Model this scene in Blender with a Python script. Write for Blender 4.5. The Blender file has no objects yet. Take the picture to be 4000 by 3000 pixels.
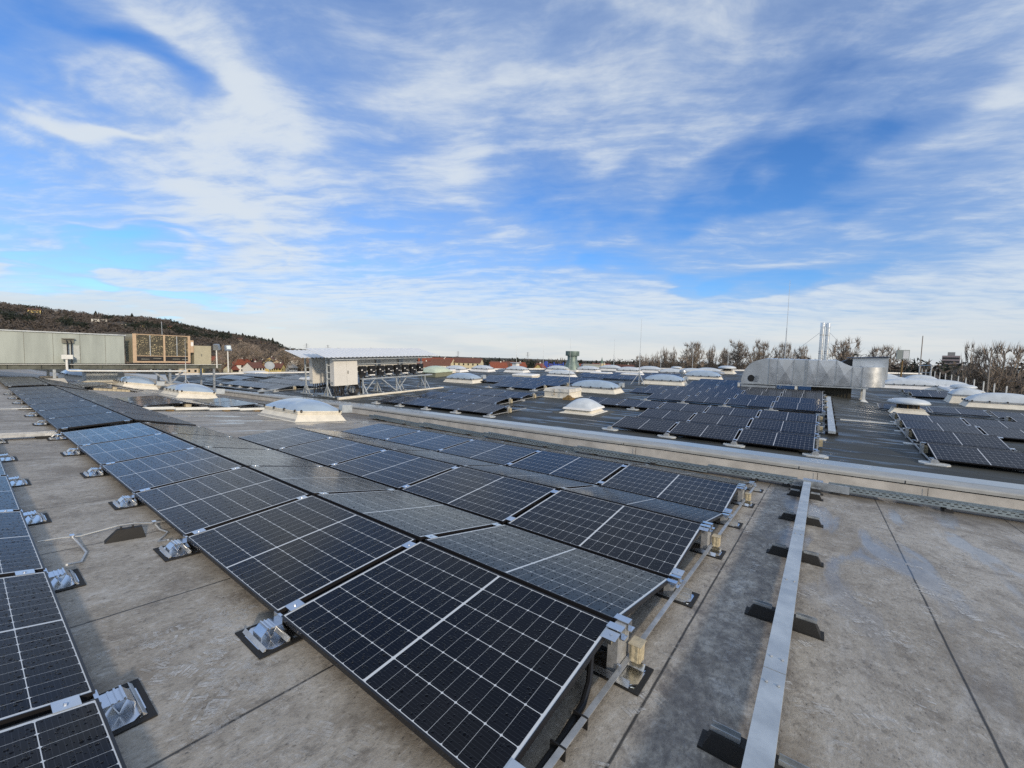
import bpy, math, random
from mathutils import Matrix, Vector, noise
R = math.radians
SC = bpy.context.scene
COL = SC.collection
random.seed(7)

# ------------------------------------------------------------------ frames
# near roof: falls 3.1 deg towards the gutter wall (+y); far roof rises behind it
NEAR = Matrix(((1, 0, 0, 0),
               (0, math.cos(R(3.1)), math.sin(R(3.1)), 0),
               (0, -math.sin(R(3.1)), math.cos(R(3.1)), 0),
               (0, 0, 0, 1)))
def euler(rx, ry, rz):
    return Matrix.Rotation(rz, 4, 'Z') @ Matrix.Rotation(ry, 4, 'Y') @ Matrix.Rotation(rx, 4, 'X')
PIV = Vector((0, 8, 0))
FAR = NEAR @ Matrix.Translation((0, 0, -.122)) @ Matrix.Translation(PIV) @ euler(.088, -.003, .004) @ Matrix.Translation(-PIV)
GROUND = -12.0

def hn(x, y):
    return -.0026 * max(0, -x - 2) * max(y, 0)
def hf(x, y):
    a = -.012 * max(0, -x - 5) * max(0, min(1, 1 - (y - 11) / 20))
    t = max(0, min(1, (x - 1) / 3))
    return a - max(0, min(.5, .03 * (y - 16))) * t * t * (3 - 2 * t)

# ------------------------------------------------------------------ camera
def cam_basis(p, r, y):
    f = Vector((math.cos(p) * math.cos(y), math.cos(p) * math.sin(y), -math.sin(p)))
    rt = Vector((math.sin(y), -math.cos(y), 0))
    up = rt.cross(f)
    return f, math.cos(r) * rt + math.sin(r) * up, -math.sin(r) * rt + math.cos(r) * up
cf, cr, cu = cam_basis(.0206646, .0595391, 2.21066)
cam = bpy.data.cameras.new('camera')
cam.sensor_width = 36
cam.lens = 36 * 1629.868 / 4000
cam.clip_start = .05
cam.clip_end = 6000
camo = bpy.data.objects.new('camera', cam)
COL.objects.link(camo)
camo.matrix_world = NEAR @ Matrix(((cr.x, cu.x, -cf.x, .88836), (cr.y, cu.y, -cf.y, -1.26585), (cr.z, cu.z, -cf.z, 1.71773), (0, 0, 0, 1)))
SC.camera = camo

# ------------------------------------------------------------------ node helper
class NT:
    def __init__(s, tree):
        s.t = tree; s.n = tree.nodes; s.l = tree.links
    def val(s, sock, v):
        if isinstance(v, bpy.types.NodeSocket): s.l.new(v, sock)
        elif v is not None: sock.default_value = v
    def node(s, typ, ins=(), **props):
        n = s.n.new(typ)
        for k, v in props.items(): setattr(n, k, v)
        for k, v in (ins.items() if isinstance(ins, dict) else enumerate(ins)):
            s.val(n.inputs[k], v)
        return n
    def m(s, op, a, b=None, c=None, clamp=False):
        n = s.n.new('ShaderNodeMath'); n.operation = op; n.use_clamp = clamp
        s.val(n.inputs[0], a); s.val(n.inputs[1], b)
        if c is not None: s.val(n.inputs[2], c)
        return n.outputs[0]
    def vm(s, op, a, b=None, sc=None):
        n = s.n.new('ShaderNodeVectorMath'); n.operation = op
        s.val(n.inputs[0], a); s.val(n.inputs[1], b)
        if sc is not None: s.val(n.inputs['Scale'], sc)
        return n.outputs['Value'] if op in ('DOT_PRODUCT', 'LENGTH', 'DISTANCE') else n.outputs[0]
    def mr(s, v, a, b, c=0., d=1., smooth=True):
        n = s.n.new('ShaderNodeMapRange'); n.interpolation_type = 'SMOOTHSTEP' if smooth else 'LINEAR'
        s.val(n.inputs[0], v)
        for i, x in enumerate((a, b, c, d)): s.val(n.inputs[1 + i], x)
        return n.outputs[0]
    def mix(s, f, a, b):
        n = s.n.new('ShaderNodeMix'); n.data_type = 'RGBA'
        s.val(n.inputs[0], f); s.val(n.inputs[6], col4(a)); s.val(n.inputs[7], col4(b))
        return n.outputs[2]
    def noise(s, vec, scale, detail=4, rough=.55, dist=0., out=0):
        n = s.n.new('ShaderNodeTexNoise')
        s.val(n.inputs['Vector'], vec); s.val(n.inputs['Scale'], scale); s.val(n.inputs['Detail'], detail)
        s.val(n.inputs['Roughness'], rough); s.val(n.inputs['Distortion'], dist)
        return n.outputs[out]
    def vor(s, vec, scale, out='Distance', feature='F1'):
        n = s.n.new('ShaderNodeTexVoronoi'); n.feature = feature
        s.val(n.inputs['Vector'], vec); s.val(n.inputs['Scale'], scale)
        return n.outputs[out]
    def xyz(s, v):
        n = s.n.new('ShaderNodeSeparateXYZ'); s.val(n.inputs[0], v); return n.outputs
    def comb(s, x, y, z):
        n = s.n.new('ShaderNodeCombineXYZ'); s.val(n.inputs[0], x); s.val(n.inputs[1], y); s.val(n.inputs[2], z); return n.outputs[0]
def col4(c):
    if isinstance(c, (tuple, list)) and len(c) == 3: return (*c, 1)
    return c

# ------------------------------------------------------------------ world: sky, clouds
SUN_EL, SUN_AZ = 19.0, -20.0
world = bpy.data.worlds.new('World')
SC.world = world
world.use_nodes = True
W = NT(world.node_tree)
W.n.clear()
d = W.node('ShaderNodeTexCoord').outputs['Generated']
dx, dy, dz = W.xyz(d)
sky = W.node('ShaderNodeTexSky', sky_type='NISHITA', sun_disc=False, sun_elevation=R(SUN_EL), sun_rotation=R(90 - SUN_AZ), air_density=1.0, dust_density=.4, ozone_density=2.5)
blue = W.mix(1.0, sky.outputs[0], (1, 1, 1))
blue = W.node('ShaderNodeHueSaturation', {'Saturation': 1.12, 'Value': 1.0, 'Color': sky.outputs[0]}).outputs[0]
blue = W.vm('MULTIPLY', blue, (.085, .122, .170))
zc = W.m('ADD', W.m('MAXIMUM', dz, 0.0), .10)
px = W.m('DIVIDE', dx, zc)
py = W.m('DIVIDE', dy, zc)
pv = W.comb(px, py, 0.0)
warp = W.noise(pv, .8, 3, .5, 0, 1)
pw = W.vm('ADD', pv, W.vm('SCALE', W.vm('SUBTRACT', warp, (.5, .5, .5)), None, .55))
# streaks run along (-.75,.66)
pr_ = W.node('ShaderNodeVectorRotate', {'Vector': pw, 'Angle': R(-30)}, rotation_type='Z_AXIS').outputs[0]
n1 = W.noise(W.vm('MULTIPLY', pr_, (.55, 1.25, 1)), 1.15, 7, .58)
n2 = W.noise(W.vm('MULTIPLY', pr_, (.9, 2.2, 1)), 3.4, 6, .62)
n3 = W.noise(W.vm('MULTIPLY', pw, (1, 1, 1)), 9.0, 4, .6)
f = W.m('ADD', W.m('MULTIPLY', n1, .58), W.m('ADD', W.m('MULTIPLY', n2, .36), W.m('MULTIPLY', n3, .16)))
cov = W.m('ADD', W.m('MULTIPLY', W.m('SUBTRACT', f, .55), W.mr(dz, .04, .30, .45, 1.05)), .035)
BLOBS = [  # direction, radius in degrees, weight: bright banks (+) and blue gaps (-)
 ((-.92, .07, .39), 5, .16), ((-.92, .105, .378), 3.0, .16), ((-.92, .14, .365), 3.2, .2), ((-.92, .17, .36), 3.0, .18), ((-.91, .21, .345), 3.5, .12),
 ((-.87, .24, .43), 5, .13), ((-.87, .30, .38), 6, .12), ((-.86, .20, .47), 3.5, .12),
 ((-.90, .31, .31), 7, .13), ((-.86, .40, .31), 7, .13), ((-.95, .22, .24), 5, .14), ((-.98, .12, .215), 3.5, .12),
 ((-.75, .45, .48), 6, .12), ((-.66, .57, .48), 7, .16), ((-.56, .67, .47), 8, .14), ((-.38, .77, .51), 8, .15), ((-.24, .83, .50), 7, .12), ((-.12, .88, .46), 5, .08),
 ((.20, .90, .39), 7, .22), ((.06, .91, .40), 5, .10), ((-.68, .62, .39), 5, .06),
 ((-.89, .09, .45), 4.0, -.20), ((-.89, .15, .42), 3.2, -.19), ((-.885, .19, .415), 2.6, -.14), ((-.90, .235, .375), 2.2, -.12), ((-.93, .13, .335), 3.5, -.12),
 ((-.69, .43, .58), 6, -.12), ((-.98, .10, .165), 3.6, -.22), ((-.97, .19, .16), 3.2, -.20), ((-.95, .26, .155), 2.5, -.12),
 ((-.54, .74, .38), 4.5, -.16), ((-.46, .80, .37), 4.5, -.13), ((-.30, .90, .31), 4, -.17), ((-.16, .945, .285), 4, -.18), ((-.04, .96, .27), 3.5, -.14), ((.08, .955, .27), 4, -.08),
 ((-.03, .91, .42), 5, -.10), ((-.34, .73, .59), 6, -.10), ((.10, .935, .34), 5, -.07), ((0, .86, .51), 5, -.07)]
dw = W.vm('ADD', d, W.vm('SCALE', W.vm('SUBTRACT', warp, (.5, .5, .5)), None, .10))
for c, rad, w in BLOBS:
    c = Vector(c).normalized()
    g = W.mr(W.vm('DOT_PRODUCT', dw, tuple(c)), math.cos(R(rad * 1.9)), 1.0, 0, w * (.55 if w > 0 else .80))
    cov = W.m('ADD', cov, g)
cov = W.m('ADD', cov, W.mr(dz, .62, .82, 0, .16))  # cloud added overhead, mostly out of view, to make the ambient light more neutral
cov = W.m('ADD', cov, W.mr(W.vm('DOT_PRODUCT', d, (.70, -.71, .05)), -.1, .5, 0, .14))  # unseen cloud added behind the camera, also for neutral ambient light
# low bank: overcast towards the horizon
cov = W.m('ADD', cov, W.mr(dz, .215, .14, 0, .16))
cov = W.m('ADD', cov, W.mr(dz, .12, .03, 0, .12))
alpha = W.mr(cov, -.32, .36)
bright = W.mr(W.m('ADD', cov, W.m('MULTIPLY', W.m('SUBTRACT', n2, .5), .5)), -.04, .30)
ccol = W.mix(bright, (.38, .49, .68), (.63, .69, .75))
cool = W.mr(dz, .16, .0, 0, 1)
ccol = W.mix(W.m('MULTIPLY', cool, .75), ccol, W.mix(W.mr(W.noise(W.vm('MULTIPLY', d, (2, 2, 16)), 1.6, 4), .38, .62), (.55, .585, .62), (.70, .685, .655)))
skycol = W.mix(W.m('MULTIPLY', alpha, .95), blue, ccol)
bg = W.node('ShaderNodeBackground', {'Color': skycol, 'Strength': 1.12})
W.l.new(bg.outputs[0], W.node('ShaderNodeOutputWorld').inputs[0])

# ------------------------------------------------------------------ sun, exposure
sun = bpy.data.lights.new('sun', 'SUN')
sun.energy = 3.0
sun.angle = R(3.5)
sun.color = (1.0, .83, .62)
suno = bpy.data.objects.new('sun', sun)
COL.objects.link(suno)
sd = Vector((math.cos(R(SUN_EL)) * math.cos(R(SUN_AZ)), math.cos(R(SUN_EL)) * math.sin(R(SUN_AZ)), math.sin(R(SUN_EL))))
suno.rotation_euler = sd.to_track_quat('Z', 'Y').to_euler()
suno.location = (20, -10, 30)
SC.view_settings.view_transform = 'Standard'
SC.view_settings.look = 'None'
SC.view_settings.exposure = 0.0
SC.view_settings.gamma = 1.0
SC.render.engine = 'CYCLES'
SC.cycles.max_bounces = 6
SC.cycles.use_denoising = False
SC.cycles.sample_clamp_indirect = 4.0

# ------------------------------------------------------------------ mesh helpers
class MB:
    def __init__(s): s.v = []; s.f = []
    def add(s, vs, fs):
        o = len(s.v); s.v += [tuple(v) for v in vs]; s.f += [tuple(o + i for i in q) for q in fs]; return s
    def hexa(s, p):   # 4 bottom ccw, 4 top ccw
        return s.add(p, [(3, 2, 1, 0), (4, 5, 6, 7), (0, 1, 5, 4), (1, 2, 6, 5), (2, 3, 7, 6), (3, 0, 4, 7)])
    def box(s, x0, x1, y0, y1, z0, z1):
        return s.hexa([(x0, y0, z0), (x1, y0, z0), (x1, y1, z0), (x0, y1, z0), (x0, y0, z1), (x1, y0, z1), (x1, y1, z1), (x0, y1, z1)])
    def cbox(s, c, d):
        return s.box(c[0] - d[0] / 2, c[0] + d[0] / 2, c[1] - d[1] / 2, c[1] + d[1] / 2, c[2] - d[2] / 2, c[2] + d[2] / 2)
    def frus(s, x, y, z0, z1, a0, b0, a1, b1):   # half sizes bottom / top
        return s.hexa([(x - a0, y - b0, z0), (x + a0, y - b0, z0), (x + a0, y + b0, z0), (x - a0, y + b0, z0),
                       (x - a1, y - b1, z1), (x + a1, y - b1, z1), (x + a1, y + b1, z1), (x - a1, y + b1, z1)])
    def tube(s, pts, r, n=6, r1=None, caps=True):
        pts = [Vector(p) for p in pts]; m = len(pts); rings = []
        prev = None
        for i, p in enumerate(pts):
            t = (pts[min(i + 1, m - 1)] - pts[max(i - 1, 0)])
            t = t.normalized() if t.length > 1e-9 else Vector((0, 0, 1))
            a = prev if prev is not None else (Vector((0, 0, 1)) if abs(t.z) < .9 else Vector((1, 0, 0)))
            u = (a - t * a.dot(t)).normalized(); prev = u; w = t.cross(u)
            rr = r if r1 is None else r + (r1 - r) * i / max(1, m - 1)
            rings.append([p + (u * math.cos(2 * math.pi * k / n) + w * math.sin(2 * math.pi * k / n)) * rr for k in range(n)])
        o = len(s.v)
        for q in rings: s.v += [tuple(x) for x in q]
        for i in range(m - 1):
            for k in range(n):
                k2 = (k + 1) % n
                s.f.append((o + i * n + k, o + i * n + k2, o + (i + 1) * n + k2, o + (i + 1) * n + k))
        if caps:
            s.f.append(tuple(o + k for k in reversed(range(n))))
            s.f.append(tuple(o + (m - 1) * n + k for k in range(n)))
        return s
    def bar(s, a, b, w, h):   # rectangular bar between two points
        a, b = Vector(a), Vector(b); t = (b - a).normalized()
        u = Vector((0, 0, 1)).cross(t)
        u = Vector((1, 0, 0)) if u.length < 1e-4 else u.normalized()
        n = t.cross(u)
        q = [u * (-w / 2) + n * (-h / 2), u * (w / 2) + n * (-h / 2), u * (w / 2) + n * (h / 2), u * (-w / 2) + n * (h / 2)]
        s.v_o = len(s.v)
        return s.add([a + x for x in q] + [b + x for x in q], [(3, 2, 1, 0), (4, 5, 6, 7), (0, 1, 5, 4), (1, 2, 6, 5), (2, 3, 7, 6), (3, 0, 4, 7)])
    def lathe(s, prof, n=24, c=(0, 0)):
        o = len(s.v); m = len(prof)
        for r, z in prof:
            for k in range(n):
                a = 2 * math.pi * k / n; s.v.append((c[0] + r * math.cos(a), c[1] + r * math.sin(a), z))
        for i in range(m - 1):
            for k in range(n):
                k2 = (k + 1) % n; s.f.append((o + i * n + k, o + i * n + k2, o + (i + 1) * n + k2, o + (i + 1) * n + k))
        s.f.append(tuple(o + k for k in reversed(range(n)))); s.f.append(tuple(o + (m - 1) * n + k for k in range(n)))
        return s
    def prism(s, poly, axis, a, b):   # polygon extruded along an axis
        n = len(poly)
        def P(p, t): return (t, p[0], p[1]) if axis == 'x' else (p[0], t, p[1]) if axis == 'y' else (p[0], p[1], t)
        return s.add([P(p, a) for p in poly] + [P(p, b) for p in poly],
                     [tuple(reversed(range(n))), tuple(range(n, 2 * n))] + [(i, (i + 1) % n, n + (i + 1) % n, n + i) for i in range(n)])
    def quad(s, *p): return s.add(p, [tuple(range(len(p)))])

def mesh(name, mb, mat, smooth=False):
    me = bpy.data.meshes.new(name)
    me.from_pydata(mb.v, [], mb.f)
    me.materials.append(mat)
    if smooth:
        me.shade_smooth() if hasattr(me, 'shade_smooth') else None
        if smooth != 'all':
            try: me.set_sharp_from_angle(angle=R(35))
            except Exception: pass
    bm_fix(me)
    me.update()
    return me
import bmesh
def bm_fix(me):
    bm = bmesh.new(); bm.from_mesh(me)
    bmesh.ops.recalc_face_normals(bm, faces=bm.faces)
    bm.to_mesh(me); bm.free()
def part(name, mb, mat, parent, smooth=False, label=None):
    if isinstance(mb, list):
        for m_ in mb: o = part(name, m_, mat, parent, smooth, label)
        return o
    o = bpy.data.objects.new(name, mb if isinstance(mb, bpy.types.Mesh) else mesh(name, mb, mat, smooth))
    COL.objects.link(o); o.parent = parent
    if label: o['label'] = label
    return o
def tag(o, label, cat, group=None, kind=None):
    o['label'] = label; o['category'] = cat
    if group: o['group'] = group
    if kind: o['kind'] = kind
    return o
def thing(name, label, cat, M, group=None):
    o = bpy.data.objects.new(name, None); o.empty_display_size = .1
    COL.objects.link(o); o.matrix_world = M
    return tag(o, label, cat, group)
def single(name, mb, mat, label, cat, M=None, group=None, smooth=False):
    o = bpy.data.objects.new(name, mesh(name, mb, mat, smooth)); COL.objects.link(o)
    if M is not None: o.matrix_world = M
    return tag(o, label, cat, group)
def struct(name, mb, mat, M=None, smooth=False, kind='structure'):
    o = bpy.data.objects.new(name, mesh(name, mb, mat, smooth)); COL.objects.link(o)
    if M is not None: o.matrix_world = M
    o['kind'] = kind
    return o
def dup(root, M, label=None, group=None):
    r = root.copy(); COL.objects.link(r); r.matrix_world = M
    if label: r['label'] = label
    if group: r['group'] = group
    for ch in list(root.children):
        c = ch.copy(); COL.objects.link(c); c.parent = r
        for g2 in list(ch.children):
            e = g2.copy(); COL.objects.link(e); e.parent = c
    return r
T = Matrix.Translation
def Rz(a): return Matrix.Rotation(a, 4, 'Z')
def on(fr, x, y, rz=0., dz=0.):
    """Matrix of a spot on the near ('n') or far ('f') roof, following its fall."""
    h = hn if fr == 'n' else hf
    e = .5
    gx = (h(x + e, y) - h(x - e, y)) / (2 * e); gy = (h(x, y + e) - h(x, y - e)) / (2 * e)
    n = Vector((-gx, -gy, 1)).normalized()
    tx = Vector((1, 0, gx)); tx = (tx - n * tx.dot(n)).normalized(); ty = n.cross(tx)
    B = Matrix(((tx.x, ty.x, n.x, x), (tx.y, ty.y, n.y, y), (tx.z, ty.z, n.z, h(x, y)), (0, 0, 0, 1)))
    return (NEAR if fr == 'n' else FAR) @ B @ T((0, 0, dz)) @ Rz(rz)
def plumb(fr, x, y, rz=0., dz=0.):
    p = (NEAR if fr == 'n' else FAR) @ Vector((x, y, (hn if fr == 'n' else hf)(x, y)))
    return T(p) @ T((0, 0, dz)) @ Rz(rz)
ORD = ['first', 'second', 'third', 'fourth', 'fifth', 'sixth', 'seventh', 'eighth', 'ninth', 'tenth', 'eleventh', 'twelfth']

# ------------------------------------------------------------------ materials
def mat(name, base=(.5, .5, .5), rough=.5, metal=0., spec=.5, vary=0., vscale=6., bump=0., bscale=40., tint=None, sub=None, coat=0., streak=False):
    m = bpy.data.materials.new(name); m.use_nodes = True
    t = NT(m.node_tree); b = t.n['Principled BSDF']
    b.inputs['Roughness'].default_value = rough; b.inputs['Metallic'].default_value = metal
    b.inputs['Specular IOR Level'].default_value = spec
    b.inputs['Coat Weight'].default_value = coat
    b.inputs['Base Color'].default_value = (*base, 1)
    oc = t.node('ShaderNodeTexCoord').outputs['Object']
    if vary or tint:
        vec = t.vm('MULTIPLY', oc, (1, 1, .12)) if streak else oc
        nz = t.noise(vec, vscale, 5, .6)
        fac = t.mr(nz, .3, .7)
        dark = tuple(c * (1 - vary) for c in base) if not tint else tint
        t.l.new(t.mix(fac, dark, tuple(min(1, c * (1 + vary * .4)) for c in base)), b.inputs['Base Color'])
        t.l.new(t.mr(nz, .25, .75, max(.03, rough - .1), min(1, rough + .1), False), b.inputs['Roughness'])
    if bump:
        bn = t.node('ShaderNodeBump', {'Strength': bump, 'Distance': .01, 'Height': t.noise(oc, bscale, 4, .6)})
        t.l.new(bn.outputs[0], b.inputs['Normal'])
    return m

M_ALU = mat('aluminium', (.74, .76, .78), .24, 1.0, vary=.10, vscale=5)
M_ALU_MATT = mat('matt_aluminium', (.50, .51, .51), .48, .6, vary=.2, vscale=12)
M_GALV = mat('galvanised_steel', (.44, .47, .49), .42, .75, vary=.22, vscale=9, bump=.05, bscale=60)
M_GALVPALE = mat('pale_galvanised_steel', (.52, .56, .58), .5, .5, vary=.18, vscale=5)
M_RUBBER = mat('black_rubber', (.012, .012, .012), .75, vary=.3, bump=.2, bscale=90)
M_BLACK = mat('black_plastic', (.012, .012, .013), .45)
M_CABLE = mat('black_cable', (.010, .010, .011), .5)
M_FRAME = mat('black_anodised_frame', (.012, .012, .014), .38, spec=.4)
M_BALLAST = mat('ballast_stone', (.46, .40, .27), .9, vary=.35, vscale=30, bump=.5, bscale=50)
M_BRICK = mat('sand_paver', (.48, .42, .30), .9, vary=.25, vscale=14, bump=.4, bscale=40)
M_CREAM = mat('cream_coating', (.74, .70, .60), .55, vary=.12, vscale=4, bump=.05)
M_WHITE = mat('white_coating', (.76, .76, .74), .5, vary=.08, vscale=3)
M_CURBGREY = mat('grey_curb_membrane', (.42, .41, .38), .75, vary=.2, vscale=6, bump=.1)
M_PAD = mat('pale_plastic_foot', (.50, .53, .54), .6, vary=.15, vscale=20)
M_POLE = mat('bright_steel_pole', (.66, .67, .66), .35, .8)
M_PVC = mat('pale_pipe', (.72, .73, .70), .4, vary=.1, vscale=4)
M_RUST = mat('rusty_iron', (.20, .13, .05), .9, vary=.5, vscale=15, bump=.3)
M_MIRROR = mat('reflective_label', (.55, .65, .75), .1, .9)

# skylight dome: milky acrylic
M_DOME = mat('milky_acrylic', (.33, .42, .52), .16, spec=.5, vary=.10, vscale=3, coat=.3)
M_DOMEWHITE = mat('white_frosted_dome', (.54, .59, .63), .35, vary=.1, vscale=4)
M_GRP = mat('green_fibreglass', (.50, .58, .46), .5, vary=.15, vscale=2)
M_OLIVE = mat('olive_upstand', (.20, .21, .15), .8, vary=.2)

def panel_glass(name, drops, dark, rough, ior=1.36, line=(.62, .66, .68), k=.6):
    m = bpy.data.materials.new(name); m.use_nodes = True
    t = NT(m.node_tree); b = t.n['Principled BSDF']
    oc = t.node('ShaderNodeTexCoord').outputs['Object']
    x, y, z = t.xyz(oc)
    ax = t.m('ABSOLUTE', x); ay = t.m('ABSOLUTE', y)
    px_, py_ = .0923, .1843
    fx = t.m('FRACT', t.m('DIVIDE', t.m('SUBTRACT', ax, .008), px_))
    fy = t.m('FRACT', t.m('DIVIDE', t.m('ADD', y, .553), py_))
    ddx = t.m('MULTIPLY', t.m('MINIMUM', fx, t.m('SUBTRACT', 1.0, fx)), px_)
    ddy = t.m('MULTIPLY', t.m('MINIMUM', fy, t.m('SUBTRACT', 1.0, fy)), py_)
    l = t.m('MULTIPLY', t.m('LESS_THAN', ddx, .0008), .8)
    l = t.m('MAXIMUM', l, t.m('LESS_THAN', ddy, .0017))
    l = t.m('MAXIMUM', l, t.m('LESS_THAN', t.m('ADD', ddx, ddy), .0085))
    l = t.m('MAXIMUM', l, t.m('LESS_THAN', ax, .008))
    l = t.m('MAXIMUM', l, t.m('GREATER_THAN', ax, .839))
    l = t.m('MAXIMUM', l, t.m('GREATER_THAN', ay, .554))
    # faint busbars along the row
    fb = t.m('FRACT', t.m('DIVIDE', t.m('ADD', y, .553), py_ / 10))
    bus = t.m('MULTIPLY', t.m('LESS_THAN', t.m('ABSOLUTE', t.m('SUBTRACT', fb, .5)), .035), .5)
    rnd = t.node('ShaderNodeObjectInfo').outputs['Random']
    cellv = t.node('ShaderNodeTexWhiteNoise', {0: t.comb(t.m('FLOOR', t.m('DIVIDE', x, px_)), t.m('FLOOR', t.m('DIVIDE', t.m('ADD', y, .553), py_)), rnd)}).outputs[0]
    cell = t.mix(cellv, tuple(c * .8 for c in dark), tuple(c * 1.25 for c in dark))
    cell = t.mix(bus, cell, (.05, .055, .07))
    c = t.mix(l, cell, line)
    nz = t.noise(oc, 5.0, 4, .6)
    t.l.new(c, b.inputs['Base Color'])
    # textured solar glass: weaker grazing reflection than plain glass
    b.inputs['Specular IOR Level'].default_value = 0
    b.inputs['Roughness'].default_value = .6
    gl = t.node('ShaderNodeBsdfGlossy', {'Color': (1, 1, 1, 1), 'Roughness': t.mr(nz, .3, .7, rough, rough + .05, False)})
    fres = t.node('ShaderNodeFresnel', {'IOR': ior})
    mx = t.node('ShaderNodeMixShader', {0: t.m('MULTIPLY', fres.outputs[0], k), 1: b.outputs[0], 2: gl.outputs[0]})
    t.l.new(mx.outputs[0], t.n['Material Output'].inputs['Surface'])
    k0 = k
    if drops:
        seed = t.vm('ADD', oc, t.comb(t.m('MULTIPLY', rnd, 37.0), t.m('MULTIPLY', rnd, 91.0), 0.0))
        wob = t.vm('ADD', seed, t.vm('SCALE', t.vm('SUBTRACT', t.noise(seed, 60.0, 2, .5, 0, 1), (.5, .5, .5)), None, .008))
        hs = None
        for sc, k in ((42.0, .42), (78.0, .46)):
            dist = t.vor(wob, sc); cr_ = t.xyz(t.vor(wob, sc, 'Color'))[0]
            rr = t.m('MULTIPLY', t.m('POWER', cr_, 1.2), k)
            h = t.m('DIVIDE', t.mr(t.m('SUBTRACT', rr, dist), 0, .18), sc / 38.0)
            hs = h if hs is None else t.m('MAXIMUM', hs, h)
        bn = t.node('ShaderNodeBump', {'Strength': drops, 'Distance': .006, 'Height': hs})
        t.l.new(t.m('MULTIPLY', t.m('MULTIPLY', fres.outputs[0], k0), t.m('SUBTRACT', 1.0, t.m('MULTIPLY', t.mr(hs, .03, .25), .72))), mx.inputs[0])
        t.l.new(bn.outputs[0], gl.inputs['Normal']); t.l.new(bn.outputs[0], fres.inputs['Normal'])
    return m
M_GLASS = panel_glass('wet_panel_glass', .55, (.0030, .0034, .0058), .11, 1.32, (.58, .61, .63), .95)
M_GLASSMID = panel_glass('speckled_panel_glass', 1.0, (.006, .007, .010), .22, 1.34, (.22, .24, .25), .5)
M_GLASSFAR = panel_glass('far_panel_glass', 0, (.0085, .0085, .0120), .10, 1.32, (.50, .52, .55), .62)
M_BACK = mat('panel_backsheet', (.05, .05, .05), .6)

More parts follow.
